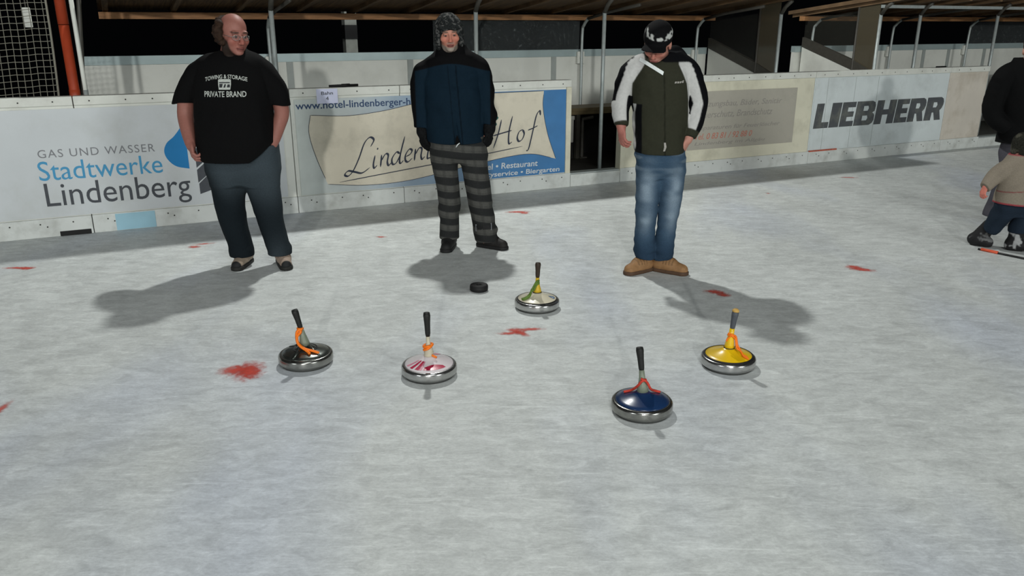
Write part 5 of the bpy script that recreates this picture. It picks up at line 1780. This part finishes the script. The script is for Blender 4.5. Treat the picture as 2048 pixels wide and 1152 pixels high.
shoe(root, org, p3(1322, 525, 0.02), (0.82, -0.58), 0.295, 0.053, 0.14, TAN, (0.085, 0.048, 0.028), 'boot')

# ================================================================== adult at the right edge
Y4 = 7.2
p4 = lambda x, y, dy=0.0: at(x, y, Y4) + np.array([0, dy, 0])
root, org = person('adult in a black jacket and grey trousers at the right edge behind the child', 2020, 448, Y4)
H = Head(p4(2064, 103, -0.03), -25, 8, 0, 0.98)
F = SDF(org + [-0.42, -0.42, 0.03], org + [0.80, 0.36, 1.82], 0.006)
H.sculpt(F)
F.cap(H.T(0, 0.02, -0.06), p4(2064, 145, 0.02), 0.058, 0.075, 0.03)
F.loft(rows(Y4, [(140, 2020, 2100, 0.08), (190, 2020, 2100, 0.11), (260, 2022, 2098, 0.11), (320, 2020, 2098, 0.10)]), 0.05)
F.limb([p4(2018, 150), p4(1990, 205, 0.03), p4(1992, 235, 0.0), p4(2010, 258, -0.06)], [0.05, 0.045, 0.040, 0.030], 0.03)
F.limb([p4(2106, 150), p4(2128, 205, 0.03), p4(2124, 235, 0.0), p4(2112, 262, -0.06)], [0.05, 0.045, 0.040, 0.030], 0.03)
hand(F, p4(2010, 256, -0.06), (0.6, 0.1, -0.8), (0.5, 0.8, 0.2), -1, 0.98, (0.3, 0.4, 0.4))
hand(F, p4(2112, 260, -0.06), (-0.4, 0.0, -0.9), (-0.5, 0.8, 0.2), 1, 0.98, (0.3, 0.4, 0.4))
F.limb([p4(2032, 305), p4(2010, 360), p4(1994, 430)], [0.07, 0.055, 0.04], 0.04)
F.limb([p4(2088, 305), p4(2090, 360), p4(2090, 430)], [0.07, 0.055, 0.04], 0.04)
F.cap(p4(1992, 430), p4(1990, 440, 0.01), 0.034, 0.024, 0.02)
F.cap(p4(2092, 430), p4(2093, 440, 0.01), 0.034, 0.024, 0.02)
V, Q = F.mesh()
col = H.paint(V, (0.47, 0.25, 0.19), (0.33, 0.12, 0.10), (0.08, 0.05, 0.035))
np_mesh('body', V, Q, M['skin'], root, col, org)
F = SDF(H.c - 0.22, H.c + 0.22, 0.006)
H.e(F, (0, 0.024, 0.056), (0.090, 0.108, 0.092), 0, 'add', [(H.T(0, -0.055, 0.05), H.R @ np.array([0, -1.0, -0.55]))])
F.wrinkle(0.006, (40, 40, 40), 81)
V, Q = F.mesh()
np_mesh('hair', V, Q, M['hair'], root, None, org)
F = SDF(org + [-0.46, -0.42, 0.72], org + [0.84, 0.38, 1.64], 0.007)
F.loft(rows(Y4, [(116, 2034, 2092, 0.09, 0.02), (124, 2030, 2098, 0.105, 0.01), (136, 2014, 2112, 0.125), (160, 2008, 2120, 0.15), (210, 2006, 2120, 0.155), (260, 2000, 2118, 0.16), (294, 1992, 2122, 0.165)]), 0.0, 2.3)
aL = [p4(2022, 144), p4(2004, 160), p4(1987, 212, 0.03), p4(1991, 238, 0.0), p4(2006, 254, -0.06)]
aR = [p4(2106, 144), p4(2122, 160), p4(2132, 212, 0.03), p4(2126, 238, 0.0), p4(2112, 262, -0.06)]
F.limb(aL, [0.076, 0.082, 0.080, 0.070, 0.060], 0.03, None, [(p4(2009, 257, -0.06), (0.7, -0.4, -0.7))])
F.limb(aR, [0.076, 0.082, 0.080, 0.070, 0.060], 0.03, None, [(p4(2112, 262, -0.06), (-0.4, -0.4, -0.8))])
F.ell(H.T(0, -0.03, -0.10), (0.062, 0.085, 0.06), None, 0.01, 'sub')
F.wrinkle(0.011, (7, 7, 10), 82, 0.75, 1.5, 0.2)
a_ = p4(2055, 290)
F.v = np.maximum(F.v, (a_[2] - F.Z + 0 * F.X + 0 * F.Y).astype(np.float32))
V, Q = F.mesh()
col = np.tile((0.0038, 0.004, 0.0042), (len(V), 1))
col = mixc(col, (0.008, 0.009, 0.009), smooth01(vnoise(V[:, 0] * 3, V[:, 1] * 3, V[:, 2] * 3, 83), 0, 0.5))
jk = np_mesh('jacket', V, Q, M['shell'], root, col, org)
F = SDF(org + [-0.40, -0.32, 0.03], org + [0.72, 0.32, 0.95], 0.007)
F.loft(rows(Y4, [(275, 2012, 2110, 0.12), (305, 2004, 2116, 0.135), (325, 2004, 2116, 0.12)]), 0.0)
F.limb([p4(2031, 312), p4(2014, 360), p4(2000, 400), p4(1990, 425), p4(1989, 434)], [0.105, 0.098, 0.094, 0.094, 0.095], 0.03, None, [(p4(1989, 430), (0, 0, -1))])
F.limb([p4(2089, 312), p4(2091, 360), p4(2092, 400), p4(2092, 425), p4(2092, 434)], [0.105, 0.098, 0.094, 0.092, 0.092], 0.03, None, [(p4(2092, 432), (0, 0, -1))])
F.wrinkle(0.012, (7, 7, 9), 84, 0.08, 0.9, 0.1)
V, Q = F.mesh()
np_mesh('trousers', V, Q, M['cloth'], root, np.tile((0.062, 0.060, 0.072), (len(V), 1)), org)
shoe(root, org, p4(1990, 440, 0.02), (-0.25, -1), 0.28, 0.050, 0.12, (0.04, 0.022, 0.03), (0.015, 0.015, 0.015))
shoe(root, org, p4(2093, 440, 0.02), (0.2, -1), 0.28, 0.050, 0.12, (0.04, 0.022, 0.03), (0.015, 0.015, 0.015))

# ================================================================== child
Y5 = 6.2
p5 = lambda x, y, dy=0.0: at(x, y, Y5) + np.array([0, dy, 0])
root, org = person('small child in a beige coat with red trim and snowy boots', 2020, 500, Y5)
H = Head(p5(2050, 296, 0.0), 65, 10, 0, 0.80)
F = SDF(org + [-0.36, -0.30, 0.03], org + [0.42, 0.42, 1.02], 0.005)
H.sculpt(F, 0.006)
F.cap(H.T(0, 0.02, -0.06), p5(2046, 330), 0.045, 0.05, 0.02)
F.loft(rows(Y5, [(325, 2022, 2072, 0.06), (360, 2020, 2075, 0.08), (405, 2012, 2080, 0.08), (425, 2010, 2080, 0.07)]), 0.04)
F.limb([p5(2022, 332), p5(1996, 352, 0.02), p5(1971, 373, -0.01)], [0.040, 0.034, 0.025], 0.02)
hand(F, p5(1969, 374, -0.01), (-0.28, -0.15, -0.95), (0.9, 0.3, -0.2), -1, 0.66, (0.4, 0.5, 0.5))
F.limb([p5(2074, 332), p5(2098, 352, 0.0), p5(2112, 376, -0.04)], [0.040, 0.034, 0.025], 0.02)
hand(F, p5(2112, 376, -0.04), (0.2, -0.2, -0.95), (-0.9, 0.3, 0), 1, 0.66, (0.4, 0.5, 0.5))
F.limb([p5(2010, 410), p5(2001, 442, 0.05), p5(1984, 474, 0.14), p5(1977, 484, 0.16)], [0.045, 0.034, 0.026, 0.024], 0.03)
F.limb([p5(2046, 410), p5(2038, 448), p5(2030, 485)], [0.045, 0.034, 0.024], 0.03)
V, Q = F.mesh()
col = H.paint(V, (0.52, 0.26, 0.20), (0.36, 0.12, 0.10), (0.10, 0.06, 0.04))
hr = smooth01(-np.linalg.norm(V - p5(1966, 384, -0.02), axis=1), -0.10, -0.07)
col = mixc(col, (0.52, 0.15, 0.11), hr * 0.8)
np_mesh('body', V, Q, M['skin'], root, col, org)
F = SDF(H.c - 0.2, H.c + 0.2, 0.005)
H.e(F, (0, 0.016, 0.055), (0.098, 0.112, 0.098))
for m in (-1, 1):
    H.e(F, (0.082 * m, 0.005, -0.015), (0.022, 0.05, 0.065), 0.03)
H.e(F, (0, 0.07, -0.02), (0.07, 0.045, 0.07), 0.03)
H.e(F, (0, -0.115, -0.02), (0.066, 0.085, 0.080), 0.01, 'sub')
F.wrinkle(0.004, (30, 30, 30), 90)
V, Q = F.mesh()
col = mixc(np.tile((0.020, 0.020, 0.016), (len(V), 1)), (0.06, 0.058, 0.045), smooth01(vnoise(V[:, 0] * 25, V[:, 1] * 25, V[:, 2] * 25, 91), 0, 0.5))
np_mesh('hat', V, Q, M['fleece'], root, col, org)
F = SDF(org + [-0.40, -0.30, 0.36], org + [0.46, 0.30, 0.90], 0.005)
F.loft(rows(Y5, [(308, 2022, 2078, 0.075, 0.01), (318, 2014, 2084, 0.09), (335, 2008, 2088, 0.105), (370, 2000, 2094, 0.12), (413, 1986, 2102, 0.135)]), 0.0, 2.3)
aL = [p5(2026, 328), p5(2010, 338), p5(1992, 354, 0.02), p5(1969, 373, -0.01)]
F.limb(aL, [0.056, 0.060, 0.054, 0.048], 0.03, None, [(p5(1967, 375, -0.01), (-0.75, -0.2, -0.6))])
F.limb([p5(2070, 328), p5(2086, 338), p5(2100, 354), p5(2113, 376, -0.04)], [0.056, 0.060, 0.054, 0.048], 0.03, None, [(p5(2112, 375, -0.04), (0.4, -0.2, -0.8))])
F.ell(H.T(0, -0.02, -0.10), (0.05, 0.06, 0.05), None, 0.01, 'sub')
F.wrinkle(0.009, (10, 10, 12), 92, 0.4, 0.8, 0.1)
a_ = p5(2020, 407)
F.v = np.maximum(F.v, (a_[2] - 0.06 * (F.X - a_[0]) - F.Z + 0 * F.Y).astype(np.float32))
V, Q = F.mesh()
col = np.tile((0.215, 0.185, 0.145), (len(V), 1))
RD = (0.26, 0.045, 0.055)
frontm = V[:, 1] < Y5 + 0.02
zipx = np.interp(V[:, 2], [p5(0, 410)[2], p5(0, 320)[2]], [p5(2030, 410)[0], p5(2046, 320)[0]])
col = mixc(col, RD, smooth01(-np.abs(V[:, 0] - zipx), -0.013, -0.008) * frontm * 0.8)
hem = a_[2] - 0.06 * (V[:, 0] - a_[0])
col = mixc(col, RD, smooth01(-(V[:, 2] - hem), -0.018, -0.010))
col = mixc(col, RD, smooth01(V[:, 2], p5(0, 312)[2], p5(0, 309)[2] + 0.004))
yk = p5(0, 387)[2] + 0.10 * np.abs(V[:, 0] - p5(2008, 0)[0])
col = mixc(col, np.array(RD) * 0.7, smooth01(-np.abs(V[:, 2] - yk), -0.006, -0.003) * frontm * (V[:, 0] < zipx - 0.02) * (V[:, 0] > p5(1990, 387)[0]) * 0.7)
np_mesh('coat', V, Q, M['cloth'], root, col, org)
F = SDF(org + [-0.30, -0.24, 0.06], org + [0.36, 0.36, 0.52], 0.005)
F.loft(rows(Y5, [(400, 1994, 2084, 0.10), (420, 1996, 2080, 0.10), (432, 2000, 2076, 0.08)]), 0.0)
F.limb([p5(2012, 418), p5(2003, 440, 0.04), p5(1993, 462, 0.08)], [0.082, 0.072, 0.064], 0.03, None, [(p5(1991, 464, 0.09), (-0.3, 0.4, -0.8))])
F.limb([p5(2050, 418), p5(2042, 442), p5(2036, 464)], [0.080, 0.070, 0.064], 0.03, None, [(p5(2036, 462), (0, 0, -1))])
F.wrinkle(0.010, (10, 10, 16), 93, 0.1, 0.45)
V, Q = F.mesh()
np_mesh('trousers', V, Q, M['cloth'], root, np.tile((0.012, 0.020, 0.032), (len(V), 1)), org)
# boots
for kind, pts, toe in (('boot', [p5(1996, 458, 0.10), p5(1984, 474, 0.14), p5(1975, 486, 0.16)], (0.55, -0.80)), ('boot', [p5(2037, 456), p5(2031, 476), p5(2027, 490, 0.0)], (0.80, -0.55))):
    F = SDF(np.min(pts, 0) - 0.2, np.max(pts, 0) + 0.2, 0.005)
    F.limb(pts, [0.060, 0.054, 0.052], 0.0)
    ft = np.array([pts[-1][0], pts[-1][1], 0.0])
    u = unit([toe[0], toe[1], 0])
    F.cap(ft + [0, 0, 0.05] - u * 0.02, ft + u * 0.09 + [0, 0, 0.044], 0.048, 0.042, 0.025)
    F.keep((0, 0, 0.001), (0, 0, -1))
    F.keep(pts[0], unit(pts[0] - pts[1]))
    F.wrinkle(0.005, (20, 20, 20), 94)
    F.keep((0, 0, 0.001), (0, 0, -1))
    V, Q = F.mesh()
    sn = smooth01(vnoise(V[:, 0] * 28, V[:, 1] * 28, V[:, 2] * 28, 95) + 0.5 * vnoise(V[:, 0] * 60, V[:, 1] * 60, V[:, 2] * 60, 96), 0.18, 0.5)
    col = mixc(np.tile((0.012, 0.012, 0.013), (len(V), 1)), (0.40, 0.41, 0.41), sn * (0.75 if toe[0] > 0.7 else 0.25))
    np_mesh(kind, V, Q, M['leather'], root, col, org)

# stick lying on the ice by the child's boots
a, b = ground(1956, 500), ground(2080, 526)
t = thing('stick', 'thin dark stick with an orange red end lying on the ice by the child', 'stick', (a[0], a[1], 0))
d = b - a
MB().tube([(0, 0, 0.009), tuple(d * 0.5 + [0, 0, 0.009]), tuple(d + [0, 0, 0.009])], 0.008, 8).build('shaft', M['line_black'], t, True)
MB().tube([tuple(d * 0.05 + [0, 0, 0.012]), tuple(d * 0.33 + [0, 0, 0.012])], [0.012, 0.011], 10).build('coloured_end', M['orange_red'], t, True)
